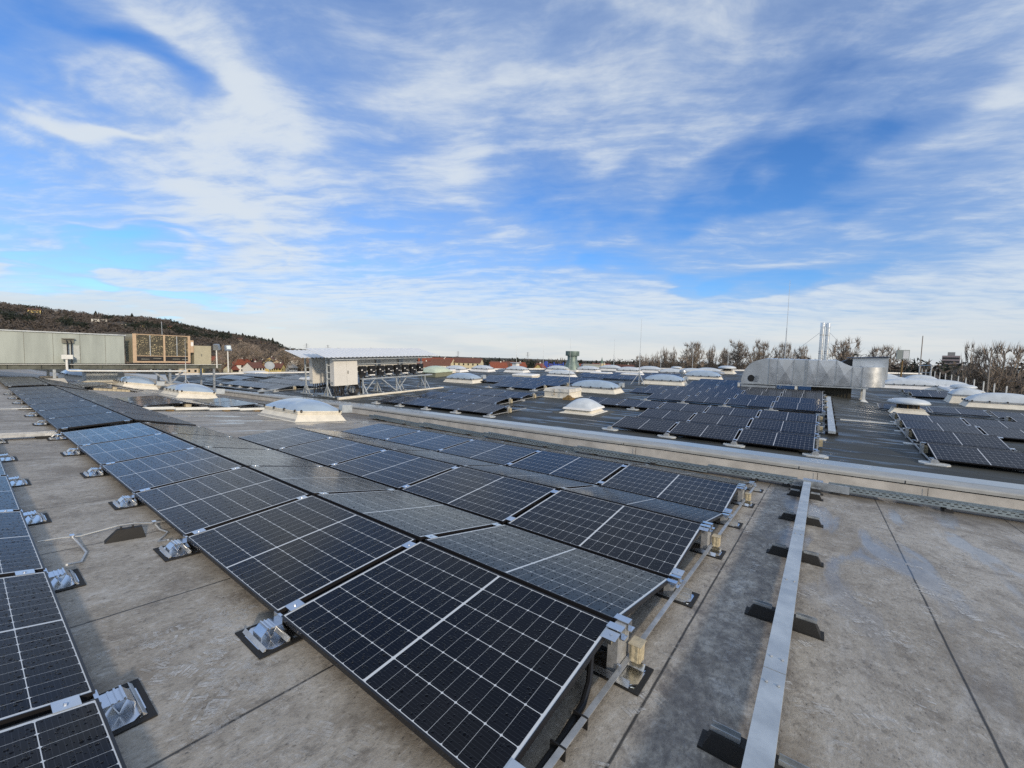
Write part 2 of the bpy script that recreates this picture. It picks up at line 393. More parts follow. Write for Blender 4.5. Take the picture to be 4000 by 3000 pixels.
def roof_membrane():
    m = bpy.data.materials.new('grey_roof_membrane'); m.use_nodes = True
    t = NT(m.node_tree); b = t.n['Principled BSDF']
    oc = t.node('ShaderNodeTexCoord').outputs['Object']
    x, y, z = t.xyz(oc)
    big = t.noise(oc, .55, 4, .6, .4)
    mid = t.noise(t.vm('MULTIPLY', oc, (1.5, 1.0, 1)), 2.6, 6, .65, .6)
    fine = t.noise(t.vm('MULTIPLY', oc, (1.6, 1.0, 1)), 26.0, 5, .7)
    grit = t.noise(oc, 120.0, 3, .7)
    c = t.mix(t.mr(big, .35, .65), (.30, .272, .228), (.40, .372, .325))
    c = t.mix(t.m('MULTIPLY', t.mr(mid, .46, .70), .8), c, (.20, .176, .146))
    c = t.mix(t.m('MULTIPLY', t.mr(mid, .46, .30), .7), c, (.45, .44, .415))
    c = t.mix(t.m('MULTIPLY', t.mr(fine, .50, .72), .65), c, (.13, .118, .105))
    c = t.mix(t.m('MULTIPLY', t.mr(fine, .47, .30), .5), c, (.52, .51, .49))
    c = t.mix(t.m('MULTIPLY', t.mr(grit, .58, .75), .55), c, (.06, .055, .05))
    sc = t.noise(t.vm('MULTIPLY', oc, (1.3, .9, 1)), 10.5, 7, .78, .35)
    c = t.mix(t.m('MULTIPLY', t.mr(sc, .52, .66), .6), c, (.10, .088, .074))
    c = t.mix(t.m('MULTIPLY', t.mr(sc, .45, .34), .5), c, (.52, .50, .46))
    spk = t.mr(t.vor(t.vm('MULTIPLY', oc, (1.0, .55, 1)), 34.0), .20, .06)
    c = t.mix(t.m('MULTIPLY', spk, t.mr(mid, .42, .58, .15, .8)), c, (.055, .048, .042))
    # darker, mottled lane right of the rows and damp streaks near the wall
    right = t.mr(x, .1, .9)
    strk = t.noise(t.vm('MULTIPLY', oc, (1.7, .42, 1)), 1.15, 4, .55, .5)
    wet = t.m('MULTIPLY', t.mr(strk, .50, .60), t.m('MULTIPLY', right, t.mr(y, 2.0, 5.0, .25, 1)))
    lane = t.m('MULTIPLY', t.m('MULTIPLY', t.mr(t.m('ADD', x, t.m('MULTIPLY', t.m('SUBTRACT', mid, .5), .5)), .12, .34), t.mr(x, .95, .6)), .5)
    c = t.mix(t.m('MULTIPLY', lane, t.mr(mid, .36, .6, .0, .9)), c, (.13, .12, .12))
    c = t.mix(t.m('MULTIPLY', t.m('MULTIPLY', lane, .9), t.mr(sc, .44, .55)), c, (.085, .078, .078))
    dirt = t.m('MULTIPLY', t.mr(t.noise(t.vm('MULTIPLY', oc, (1.4, .7, 1)), .9, 5, .65, .4), .50, .66), .6)
    c = t.mix(dirt, c, (.16, .135, .105))
    wallband = t.m('MULTIPLY', t.mr(t.m('ADD', y, t.m('MULTIPLY', mid, 1.2)), 7.7, 8.5), .8)
    c = t.mix(wallband, c, (.11, .092, .07))
    # puddles left of the skylight
    pud = t.m('MULTIPLY', t.mr(t.noise(t.vm('MULTIPLY', oc, (2.2, .8, 1)), .8, 3, .5), .53, .6), t.m('MULTIPLY', t.mr(x, -9.5, -10.5), t.mr(y, 2.4, 3.2)))
    wet = t.m('MAXIMUM', wet, pud)
    c = t.mix(t.m('MULTIPLY', wet, .45), c, (.16, .16, .17))
    # welded seams every 1.47 m
    sx = t.m('MULTIPLY', t.m('SUBTRACT', t.m('FRACT', t.m('ADD', t.m('DIVIDE', t.m('SUBTRACT', x, .218), 1.478), 100.5)), .5), 1.478)
    seam = t.mr(t.m('ABSOLUTE', t.m('ADD', sx, t.m('MULTIPLY', t.m('SUBTRACT', t.noise(oc, 3.0, 2), .5), .012))), .011, .004)
    c = t.mix(t.m('MULTIPLY', seam, .85), c, (.028, .025, .022))
    lap = t.mr(sx, -.004, .004)
    t.l.new(c, b.inputs['Base Color'])
    rg = t.mr(fine, .3, .7, .55, .8, False)
    t.l.new(t.m('ADD', t.m('MULTIPLY', rg, t.m('SUBTRACT', 1.0, wet)), t.m('MULTIPLY', wet, .16)), b.inputs['Roughness'])
    b.inputs['Specular IOR Level'].default_value = .5
    hgt = t.m('ADD', t.m('MULTIPLY', t.m('ADD', fine, t.m('MULTIPLY', grit, .5)), t.m('SUBTRACT', 1.0, t.m('MULTIPLY', wet, .9))), t.m('MULTIPLY', lap, .6))
    bn = t.node('ShaderNodeBump', {'Strength': .55, 'Distance': .006, 'Height': hgt})
    t.l.new(bn.outputs[0], b.inputs['Normal'])
    return m
def bitumen():
    m = bpy.data.materials.new('dark_bitumen_sheet'); m.use_nodes = True
    t = NT(m.node_tree); b = t.n['Principled BSDF']
    oc = t.node('ShaderNodeTexCoord').outputs['Object']
    x, y, z = t.xyz(oc)
    big = t.noise(t.vm('MULTIPLY', oc, (.4, 1, 1)), .7, 5, .6, .3)
    fine = t.noise(oc, 60.0, 4, .7)
    c = t.mix(t.mr(big, .35, .65), (.026, .029, .027), (.045, .049, .045))
    c = t.mix(t.m('MULTIPLY', t.mr(fine, .5, .75), .4), c, (.075, .075, .068))
    yw = t.m('ADD', y, t.m('MULTIPLY', t.m('SUBTRACT', t.noise(oc, .6, 3), .5), .05))
    fr = t.m('FRACT', t.m('DIVIDE', yw, .93))
    seam = t.mr(t.m('ABSOLUTE', t.m('SUBTRACT', fr, .5)), .022, .010)
    c = t.mix(t.m('MULTIPLY', seam, .8), c, (.010, .010, .009))
    lapb = t.mr(t.m('SUBTRACT', fr, .5), .012, .05)
    lap = t.mr(fr, .5, .53)
    t.l.new(c, b.inputs['Base Color'])
    wet = t.mr(t.noise(t.vm('MULTIPLY', oc, (.35, 1.3, 1)), 1.1, 4, .6), .50, .62)
    near_seam = t.mr(t.m('ABSOLUTE', t.m('SUBTRACT', fr, .58)), .12, .03)
    wet = t.m('MAXIMUM', t.m('MULTIPLY', wet, .8), t.m('MULTIPLY', near_seam, t.mr(t.noise(t.vm('MULTIPLY', oc, (.3, .9, 1)), .9, 2), .42, .56)))
    t.l.new(t.mr(wet, 0, 1, .72, .20, False), b.inputs['Roughness'])
    hgt = t.m('ADD', t.m('MULTIPLY', fine, t.m('SUBTRACT', .4, t.m('MULTIPLY', wet, .38))), t.m('MULTIPLY', lap, .6))
    bn = t.node('ShaderNodeBump', {'Strength': .4, 'Distance': .006, 'Height': hgt})
    t.l.new(bn.outputs[0], b.inputs['Normal'])
    return m
M_MEMB = roof_membrane()
M_BIT = bitumen()
# ------------------------------------------------------------------ roofs
WALL = [(-70, 10.4), (-40, 9.75), (-15, 9.12), (-9, 8.75), (-3, 8.5), (0, 8.68), (4, 9.08), (10, 9.6)]
def wy(x):
    for (x0, y0), (x1, y1) in zip(WALL, WALL[1:]):
        if x0 <= x <= x1: return y0 + (y1 - y0) * (x - x0) / (x1 - x0)
    return WALL[-1][1]
mb = MB(); nx, ny = 40, 14
for i in range(nx + 1):
    x = -62 + 71 * i / nx
    for j in range(ny + 1):
        y = -13 + (wy(x) + .05 + 13) * j / ny
        mb.v.append((x, y, hn(x, y)))
for i in range(nx):
    for j in range(ny):
        a = i * (ny + 1) + j; mb.f.append((a, a + ny + 1, a + ny + 2, a + 1))
struct('roof_floor', mb, M_MEMB, NEAR)
BACK = [(-70, 10.6), (-54, 13.2), (-49, 16.3), (-42, 22), (-33, 30.6), (-29, 36), (-25, 40.4), (-21, 45.5), (-16.5, 50), (-8, 52), (0, 56), (10.6, 70)]
def back(x):
    for (x0, y0), (x1, y1) in zip(BACK, BACK[1:]):
        if x0 <= x <= x1: return y0 + (y1 - y0) * (x - x0) / (x1 - x0)
    return BACK[0][1]
mb = MB(); nx, ny = 60, 44
for i in range(nx + 1):
    x = -70 + 80.6 * i / nx
    for j in range(ny + 1):
        y0 = wy(max(-69, min(9, x))) + .9; y = y0 + (max(.2, back(x) - y0)) * j / ny
        mb.v.append((x, y, hf(x, y)))
for i in range(nx):
    for j in range(ny):
        a = i * (ny + 1) + j; mb.f.append((a, a + ny + 1, a + ny + 2, a + 1))
struct('bitumen_roof', mb, M_BIT, FAR)

# building below the roofs
M_FACADE = mat('hall_facade', (.45, .46, .45), .7, vary=.1)
bl = thing('hall_building', 'large flat industrial hall carrying the two solar roofs', 'building', T((-40, 30, GROUND)))
w_ = MB(); w_.prism([(-12, -42.5), (48.5, -42.5), (48.5, -21.5), (-12, -21.5)], 'z', .5, 10.0)
bp = [(-22, -42.9), (48.9, -42.9), (49, -22)] if False else None
part('facade', w_, M_FACADE, bl)
w_ = MB(); w_.prism([(x + 40, y - 30.6) for x, y in [(-60, 10.5), (10.3, 10)] + list(reversed([(a, b_) for a, b_ in BACK[1:]]))], 'z', .6, 10.9)
part('facade', w_, M_FACADE, bl)
pr2 = thing('roof_parapet', 'thin pale parapet strip along the far edge of the dark roof', 'parapet', FAR)
mb = MB()
for (xa, ya), (xb, yb) in zip(BACK[1:], BACK[2:]): mb.bar((xa, ya - .05, hf(xa, ya) + .06), (xb, yb - .05, hf(xb, yb) + .06), .28, .16)
part('edge_cap', mb, M_WHITE, pr2)
# shoe prints trodden into the membrane
fp = MB(); rg = random.Random(3)
for k in range(330):
    if k < 215: x, y = rg.uniform(.15, 3.8), rg.uniform(.2, 7.4)
    elif k < 300: x, y = rg.uniform(-2.4, .2), rg.uniform(-.75, -.05)
    else: x, y = rg.uniform(-.4, .25), rg.uniform(.2, 6)
    a = rg.gauss(1.57, .7) + (math.pi if rg.random() < .5 else 0); ca, sa = math.cos(a), math.sin(a)
    lost = rg.random() * .45
    for q in range(15):
        t0 = -.145 + q * .0195
        if -.035 < t0 < .0 : continue
        if rg.random() < lost: continue
        wd = .052 * math.sqrt(max(.05, 1 - ((t0 - .04) / .13) ** 2)) if t0 > -.03 else .036
        sk = rg.uniform(-.006, .006)
        P = [(t0, -wd), (t0 + .0165, -wd + sk), (t0 + .0165 + sk, wd), (t0 + sk, wd)]
        fp.quad(*[(x + u * ca - v * sa, y + u * sa + v * ca, hn(x, y) + .0035) for u, v in P])
m = bpy.data.materials.new('dusty_print'); m.use_nodes = True
t = NT(m.node_tree); b = t.n['Principled BSDF']; b.inputs['Base Color'].default_value = (.58, .58, .57, 1); b.inputs['Roughness'].default_value = .85
oc = t.node('ShaderNodeTexCoord').outputs['Object']
t.l.new(t.m('MULTIPLY', t.mr(t.noise(oc, 14.0, 5, .7), .40, .66), t.mr(t.noise(oc, 1.3, 3), .38, .6, .18, .75)), b.inputs['Alpha'])
struct('shoe_prints', fp, m, NEAR, kind='stuff')

# ------------------------------------------------------------------ gutter wall between the roofs
def sweep(prof, x0, x1, n=60, dz=0.):
    mb = MB(); k = len(prof)
    for i in range(n + 1):
        x = x0 + (x1 - x0) * i / n; y0 = wy(x); h = hn(x, y0)
        for p in prof: mb.v.append((x, y0 + p[0], h + p[1] + dz))
    for i in range(n):
        for j in range(k):
            j2 = (j + 1) % k; mb.f.append((i * k + j, i * k + j2, (i + 1) * k + j2, (i + 1) * k + j))
    mb.f.append(tuple(range(k))); mb.f.append(tuple(n * k + j for j in reversed(range(k))))
    return mb
M_WALL = mat('pale_gutter_membrane', (.53, .51, .47), .7, vary=.22, vscale=2.5, bump=.08)
M_CAPF = mat('grey_cap_sheet', (.36, .365, .35), .6, vary=.15, vscale=3)
M_CAPT = mat('wet_cap_sheet', (.27, .31, .35), .20, vary=.25, vscale=1.2, bump=.04, bscale=25)
gw = thing('gutter_wall', 'long low pale gutter wall with wet blue-grey cap between the two roofs', 'wall', NEAR)
part('wall_face', sweep([(0, -.06), (.95, -.06), (.95, .2), (0, .2)], -69, 9.8), M_WALL, gw)
part('cap_edge', sweep([(-.035, .222), (.42, .222), (.42, .305), (.02, .300), (-.02, .29), (-.035, .27)], -69, 9.8), M_CAPF, gw)
part('cap_sheet', sweep([(.432, .21), (1.02, .21), (1.02, .325), (.96, .335), (.46, .315), (.432, .30)], -69, 9.8), M_CAPT, gw)
jn = MB()
for x in (-13.4, -9.9, -6.4, -2.9, .6, 2.15, 4.1):
    y = wy(x); jn.box(x, x + .012, y - .039, y - .0355, hn(x, y) + .225, hn(x, y) + .272); jn.box(x + .3, x + .308, y - .003, y - .0005, hn(x, y), hn(x, y) + .19)
part('joint', jn, M_BLACK, gw)

# perforated tray in front of it
def perforated():
    m = mat('perforated_galvanised', (.30, .36, .39), .42, .6, vary=.15, vscale=5)
    t = NT(m.node_tree); b = t.n['Principled BSDF']
    oc = t.node('ShaderNodeTexCoord').outputs['Object']; x, y, z = t.xyz(oc)
    old = b.inputs['Base Color'].links[0].from_socket
    res = None
    for z0, off in ((.035, 0.), (.068, .5)):
        fx = t.m('ABSOLUTE', t.m('SUBTRACT', t.m('FRACT', t.m('ADD', t.m('DIVIDE', x, .085), off)), .5))
        s_ = t.m('MULTIPLY', t.m('LESS_THAN', fx, .27), t.m('LESS_THAN', t.m('ABSOLUTE', t.m('SUBTRACT', z, z0)), .0065))
        res = s_ if res is None else t.m('MAXIMUM', res, s_)
    t.l.new(t.mix(res, old, (.006, .006, .006)), b.inputs['Base Color'])
    t.l.new(t.m('MULTIPLY', t.m('SUBTRACT', 1.0, res), .6), b.inputs['Metallic'])
    return m
M_PERF = perforated()
pt = thing('cable_tray', 'long perforated galvanised cable tray running along the gutter wall', 'cable tray', NEAR)
seg = [-12.6, -9.6, -6.7, -3.75, -.85, .62, 1.1, 4.0, 7.2]
for a, b_ in zip(seg, seg[1:]):
    ym = wy((a + b_) / 2) - .80; ang = math.atan2(wy(b_) - wy(a), b_ - a); L_ = (b_ - a) / math.cos(ang)
    if b_ == 1.1: continue
    mb = MB(); s0 = -L_ / 2 - .02
    mb.box(s0, L_ / 2, -.10, -.096, 0, .102); mb.box(s0, L_ / 2, .096, .10, 0, .10); mb.box(s0, L_ / 2, -.0955, .0955, 0, .004)
    mb.box(s0, L_ / 2, -.118, -.1005, .0985, .102)
    o = part('tray', mb, M_PERF, pt)
    o.matrix_parent_inverse = Matrix(); o.matrix_basis = T(((a + b_) / 2, ym, hn(a, ym) + .062 + .0015 * (len(pt.children) % 2))) @ Rz(ang)
mb = MB(); mb.box(.70, .99, wy(.8) - .93, wy(.8) - .70, .05, .17); mb.box(.55, .71, wy(.8) - .935, wy(.8) - .905, .04, .168); mb.box(.985, 1.35, wy(.8) - .925, wy(.8) - .895, .04, .17)
part('junction_piece', mb, M_GALV, pt)
tsx = [-12.2, -11.8, -10.4, -9.2, -7.3, -5.9, -4.6, -3.3, -1.9, -.05, .45, 1.18, 2.56, 4.6]
base = None
for i, x in enumerate(tsx):
    y = wy(x) - .83
    lab = 'black rubber block under the perforated tray, ' + ORD[i] + ' from the skylight end' if i < 12 else ('black rubber block under the perforated tray at right, nearer the white channel' if i == 12 else 'black rubber block under the perforated tray, cut off at the right edge')
    M = on('n', x, y)
    if base is None:
        base = thing('tray_support', lab, 'support block', M, 'rubber blocks under the perforated tray')
        mb = MB(); mb.frus(0, 0, 0, .052, .055, .14, .045, .12); part('rubber_block', mb, M_RUBBER, base)
        mb = MB(); mb.box(-.02, .02, -.13, .13, .053, .060); mb.box(-.03, -.005, -.135, -.118, .0605, .075); mb.box(.008, .03, -.135, -.118, .0605, .075); part('strut', mb, M_ALU, base)
    else: dup(base, M, lab)

# ------------------------------------------------------------------ solar panels
PL, PW, TAU, PITCH = 1.722, 1.134, .13705, 1.7823
WC, WS = PW * math.cos(TAU), PW * math.sin(TAU)
DROW = 2 * WC + .0487 + .0512
def panel_master(glass, name):
    root = thing('solar_panel', 'x', 'solar panel', Matrix())
    mb = MB(); hl, hw, th = PL / 2, PW / 2, .032
    for (x0, x1, y0, y1) in ((-hl, hl, -hw, -hw + .011), (-hl, hl, hw - .011, hw), (-hl, -hl + .006, -hw + .011, hw - .011), (hl - .006, hl, -hw + .011, hw - .011)):
        mb.box(x0, x1, y0, y1, -th, .0015)
    part('frame', mb, M_FRAME, root)
    mb = MB(); mb.box(-hl + .006, hl - .006, -hw + .011, hw - .011, -.005, 0)
    part('cell_sheet', mb, glass, root)
    for y in (-hw + .10, hw - .10):
        mb = MB(); mb.box(hl - .012, hl + .072, y - .045, y + .045, .0018, .005); mb.box(hl + .012, hl + .046, y - .04, y + .04, -.028, .0016)
        mb.lathe([(.010, .0052), (.010, .011), (.005, .0115)], 8, (hl + .03, y))
        part('clamp', mb, M_ALU, root)
    return root
PM = {'n': panel_master(M_GLASS, 'near'), 'm': panel_master(M_GLASSMID, 'mid'), 'f': panel_master(M_GLASSFAR, 'far')}
used = {'n': False, 'f': False, 'm': False}
def panel(fr, xc, ylow, facing, label, group, zl=.12):
    """one panel whose low edge is at ylow; facing -1 slopes down to -y, +1 to +y"""
    yc = ylow + WC / 2 if facing < 0 else ylow - WC / 2
    M = on('f' if fr == 'f' else 'n', xc, yc, 0, zl + WS / 2) @ (Matrix() if facing < 0 else Rz(math.pi)) @ Matrix.Rotation(TAU, 4, 'X')
    root = PM[fr]
    if not used[fr]:
        used[fr] = True; root.matrix_world = M; root['label'] = label; root['group'] = group; return root
    return dup(root, M, label, group)
def row(fr, x0, ylow, facing, n, text, group, look, j0=0):
    for k in range(n):
        which = ('only panel of ' if n == 1 else ORD[k] + ' from the right in ')
        panel(fr, x0 - (k + j0 + .5) * PITCH, ylow, facing, f'{look} panel, {which}{text}', group)
YR = {'A': 0, 'B': 2 * WC + .0487, 'C': DROW, 'D': DROW + 2 * WC + .0487, 'E': 2 * DROW, 'F': 2 * DROW + 2 * WC + .0487}
GN = 'rain-spotted panels on the grey roof'
row('n', .0, YR['A'], -1, 6, 'the foreground row nearest the camera', GN, 'rain-spotted black')
row('n', .0, YR['B'], 1, 6, 'the grey row behind the foreground ridge', GN, 'rain-spotted')
row('n', .0, YR['C'], -1, 5, 'the middle row facing the camera', GN, 'rain-spotted black')
row('n', .0, YR['D'], 1, 5, 'the second grey-reflecting row', GN, 'rain-spotted')
row('n', .0, YR['E'], -1, 5, 'the back row facing the camera before the wall', GN, 'rain-spotted')
row('n', .0, YR['F'], 1, 5, 'the thin sliver row beside the perforated tray', GN, 'rain-spotted')
row('n', .054, -.835, 1, 6, 'the row cut off at the left edge', GN, 'rain-spotted dark')
row('m', -11.2, YR['A'], -1, 7, 'the far left section past the gap', GN, 'rain-speckled')
row('m', -11.2, YR['B'], 1, 7, 'the back slope past the left gap', GN, 'rain-speckled')
row('m', -24.7, YR['A'], -1, 4, 'the leftmost section under the beam', GN, 'dark')
row('m', -24.7, YR['B'], 1, 4, 'the back slope under the beam', GN, 'dark')
row('n', -16.45, YR['C'], -1, 2, 'the short block before the skylights, first slope', GN, 'dark wet')
row('n', -16.45, YR['D'], 1, 2, 'the short block before the skylights, second slope', GN, 'dark wet')
row('n', -16.45, YR['E'], -1, 2, 'the short block before the skylights, third slope', GN, 'dark wet')
row('n', -16.45, YR['F'], 1, 2, 'the short block before the skylights, last slope', GN, 'dark wet')
row('n', -27.1, YR['C'], -1, 2, 'the small block behind the brick line, first slope', GN, 'dark')
row('n', -27.1, YR['D'], 1, 2, 'the small block behind the brick line, second slope', GN, 'dark')

GF = 'panels on the dark bitumen roof'
def frow(x0, y, n, text, look='dark', back=True):
    row('f', x0, y, -1, n, text, GF, look)
    if back: row('f', x0, y + 2 * WC + .0487, 1, n, text, GF, look + ' back-slope')
frow(.85, 11.49, 3, 'the front row of the right array', 'purple-black')
frow(.85, 13.84, 3, 'the second row of the right array', 'purple-black')
frow(.85, 16.18, 5, 'the third row of the right array', 'purple-black')
frow(1.02, 19.51, 4, 'the first blue row past the right array', 'blue-black', False)
frow(1.02, 21.86, 5, 'the second blue row past the right array', 'blue-black', False)
frow(1.02, 24.20, 5, 'the third blue row past the right array', 'blue-black', False)
frow(1.02, 26.55, 4, 'the fourth blue row past the right array', 'blue-black', False)
frow(.6, 29.5, 4, 'the first row left of the silver duct', 'blue', False)
frow(.6, 31.85, 4, 'the second row left of the silver duct', 'blue', False)
def rrow(xl, y, n, text, look='grey-violet', back=True):   # left end given, counted from the left
    for k in range(n):
        panel('f', xl + (k + .5) * PITCH, y, -1, f'{look} panel, {ORD[k]} from the left in {text}', GF)
        if back: panel('f', xl + (k + .5) * PITCH, y + 2 * WC + .0487, 1, f'{look} back-slope panel, {ORD[k]} from the left in {text}', GF)
rrow(3.05, 12.29, 3, 'the front row at the right edge')
rrow(3.05, 14.64, 1, 'the short row at the right edge')
rrow(3.1, 16.98, 3, 'the third row at the right edge')
rrow(3.25, 19.6, 3, 'the fourth row at the right edge')
rrow(3.05, 24.4, 2, 'the row behind the mushroom vent', back=False)
rrow(6.65, 21.6, 2, 'the corner block before the long dome')
rrow(6.65, 24.0, 2, 'the corner block under the long dome', back=False)
rrow(5.6, 35.5, 3, 'the far right block before the domes')
rrow(5.5, 37.85, 3, 'the far right block, second row')
frow(-9.3, 11.2, 4, 'the front row right of the rack', 'black')
frow(-11.0, 13.55, 3, 'the second row right of the rack', 'black')
frow(-11.2, 15.9, 3, 'the third row right of the rack', 'black')
frow(-13.25, 20.2, 2, 'the first blue row behind the roof hatch', 'blue')
frow(-12.9, 22.55, 4, 'the second blue row behind the roof hatch', 'blue')
frow(-12.6, 24.9, 5, 'the third blue row behind the roof hatch', 'blue', False)
frow(-12.4, 27.25, 3, 'the fourth blue row behind the roof hatch', 'blue', False)
frow(-10.3, 30.6, 3, 'the first row behind the long dome', 'blue', False)
frow(-9.8, 32.95, 4, 'the second row behind the long dome', 'blue', False)
frow(-6.5, 36.9, 3, 'the far row before the line of domes', 'blue', False)
frow(-9.5, 35.3, 3, 'the far middle row before the line of domes', 'blue', False)
frow(-26.8, 11.1, 5, 'the front blue row left of the rack', 'sky-blue')
frow(-26.4, 13.45, 5, 'the second blue row left of the rack', 'sky-blue')
frow(-26.0, 15.8, 6, 'the third blue row left of the rack', 'sky-blue', False)
frow(-37.9, 13.2, 3, 'the far blue row behind the tripod rod', 'sky-blue', False)
frow(-39.0, 15.6, 3, 'the farthest blue row behind the tripod rod', 'sky-blue', False)

# ------------------------------------------------------------------ mounts
def octo(a, b, c): return [(-a + c, -b), (a - c, -b), (a, -b + c), (a, b - c), (a - c, b), (-a + c, b), (-a, b - c), (-a, -b + c)]
def pad_parts(root, mirror=1):
    mb = MB()
    a, b = .178, .135
    for (x0, x1, y0, y1) in ((-a, a, -b, -b + .03), (-a, a, b - .03, b), (-a, -a + .035, -b + .03, b - .03), (a - .035, a, -b + .03, b - .03)): mb.box(x0, x1, y0, y1, .001, .009)
    for sx in (-1, 1):
        for sy in (-1, 1):
            mb.prism([(sx * (a - .035), sy * (b - .075)), (sx * (a - .035), sy * (b - .062)), (sx * (a - .095), sy * (b - .03)), (sx * (a - .115), sy * (b - .03))], 'z', .0012, .0085)
    part('rubber_pad', mb, M_RUBBER, root)
    mb = MB(); mb.prism(octo(.150, .110, .055), 'z', .0095, .0125); part('base_plate', mb, M_ALU, root)
    mb = MB(); mb.box(-.143, .143, -.105, .105, .0015, .0035); part('foil', mb, M_MIRROR, root)
def low_foot_parts(root):
    # extruded bracket: hollow trapezoid with inner webs, cut to 11 cm
    def strip(mb, pts, x0, x1, th=.0035):
        for (y0, z0), (y1, z1) in zip(pts, pts[1:]):
            d = Vector((y1 - y0, z1 - z0)).normalized(); n_ = Vector((-d.y, d.x)) * th / 2
            mb.prism([(y0 + n_.x, z0 + n_.y), (y1 + n_.x, z1 + n_.y), (y1 - n_.x, z1 - n_.y), (y0 - n_.x, z0 - n_.y)], 'x', x0, x1)
    mb = MB()
    strip(mb, [(-.075, .014), (-.075, .045), (-.045, .078), (.045, .078), (.045, .115), (.06, .115)], -.062, .050)
    strip(mb, [(.045, .076), (.07, .03), (.07, .014)], -.0615, .0495)
    strip(mb, [(-.043, .076), (-.02, .02), (.010, .076), (.044, .028), (.068, .032)], -.061, .049)
    for q in range(3): mb.box(-.0625, .0505, -.042 + q * .022, -.034 + q * .022, .0795, .090 - .003 * q)
    part('bracket', mb, M_ALU, root)
    mb = MB(); part('rib', [MB().prism([(-.105, .0130), (-.09, .0130), (-.086, .030), (-.089, .030)], 'x', -.145, .145), MB().prism([(.03, .0130), (.05, .0130), (.052, .032), (.049, .032)], 'x', -.13, .145)], M_ALU_MATT, root)
LF = None
def low_foot(x, y, rz, label):
    global LF
    M = on('n', x, y, rz)
    if LF is None:
        LF = thing('mounting_foot', label, 'mounting foot', M, 'aluminium feet on rubber pads')
        pad_parts(LF); low_foot_parts(LF); return LF
    return dup(LF, M, label)
for j in range(1, 7):
    low_foot(-j * PITCH, -.045, 0, f'aluminium foot on black pad under the foreground row, {ORD[j - 1]} from the camera')
for j in range(0, 7):
    low_foot(-j * PITCH + .054, -.835 + .05, math.pi, f'aluminium foot on black pad beside the left-edge row, {ORD[j]} from the camera')
for j in range(7):
    low_foot(-11.2 - j * PITCH - .02, -.045, 0, f'small aluminium foot beside the far left section, {ORD[j]} from the gap')
ENDS = [('high', 1.147, 'foreground'), ('low', 2.320, 'foreground'), ('high', 3.494, 'middle'), ('low', 4.667, 'middle'), ('high', 5.840, 'back'), ('low', 7.00, 'back')]
eh = el = None
for kind, y, nm in ENDS:
    M = on('n', .0, y)
    if kind == 'high':
        lab = f'tall aluminium end post under the ridge of the {nm} row'
        if eh is None:
            eh = thing('end_post', lab, 'end post', M, 'ridge end posts of the panel rows')
            pad_parts(eh)
            mb = MB()
            mb.box(-.03, .030, -.088, -.084, .014, .268); mb.box(.026, .030, -.0838, .0838, .014, .262); mb.box(-.03, .030, .084, .088, .014, .268)
            mb.box(-.03, .034, -.086, .086, .2625, .270)
            for q in (-.055, -.02, .02, .055): mb.box(.0302, .0335, q - .006, q + .006, .19, .262)
            part('post_plate', mb, M_ALU_MATT, eh)
            for s_ in (-1, 1):
                mb = MB(); mb.box(-.05, .045, s_ * .055 - .03, s_ * .055 + .03, .277, .2815); mb.box(.041, .045, s_ * .055 - .03, s_ * .055 + .03, .235, .2765); mb.box(.0452, .065, s_ * .055 - .03, s_ * .055 + .03, .235, .240)
                part('end_clamp', mb, M_ALU, eh)
            mb = MB(); part('rib', [MB().prism([(-.128, .0135), (-.113, .0135), (-.108, .045), (-.113, .045)], 'x', -.1, .12), MB().prism([(.06, .0135), (.09, .0135), (.094, .04), (.088, .04)], 'x', .035, .14)], M_ALU, eh)
        else: dup(eh, M, lab)
    else:
        lab = f'low aluminium end bracket in the valley behind the {nm} row'
        if el is None:
            el = thing('end_bracket', lab, 'end bracket', M, 'valley end brackets of the panel rows')
            pad_parts(el)
            mb = MB(); mb.prism([(-.085, .014), (.085, .014), (.07, .100), (-.07, .100)], 'x', -.055, .02)
            mb.box(.021, .13, -.075, -.07, .014, .05); mb.box(.021, .13, -.01, -.005, .014, .042); mb.box(.021, .13, .055, .06, .014, .055)
            part('bracket', mb, M_ALU_MATT, el)
            for s_ in (-1, 1):
                mb = MB(); mb.box(-.04, .04, s_ * .06 - .028, s_ * .06 + .028, .123, .128); mb.box(.036, .04, s_ * .06 - .028, s_ * .06 + .028, .095, .1225); mb.box(.0405, .058, s_ * .06 - .028, s_ * .06 + .028, .095, .099)
                part('end_clamp', mb, M_ALU, el)
        else: dup(el, M, lab)
# ribbed ballast stones hung on the rail by the ridge posts
bs = None
for y, nm in ((1.235, 'foreground'), (3.58, 'middle'), (5.92, 'back')):
    M = on('n', .085, y); lab = f'cream ribbed ballast stone beside the end post of the {nm} row'
    if bs is None:
        bs = thing('ballast_stone', lab, 'ballast stone', M, 'ballast stones at the row ends')
        mb = MB(); P = []
        for k in range(40):
            a = 2 * math.pi * k / 40; sx, sy = math.copysign(abs(math.cos(a)) ** .45, math.cos(a)), math.copysign(abs(math.sin(a)) ** .45, math.sin(a))
            g_ = 1 - .07 * (k % 3 == 0); P.append((.037 * sx * g_, .045 * sy * g_))
        mb.prism(P, 'z', .055, .155); part('ribbed_block', mb, M_BALLAST, bs)
        mb = MB(); mb.box(-.039, .039, -.05, .05, .1555, .159); part('top_face', mb, M_BRICK, bs)
    else: dup(bs, M, lab)
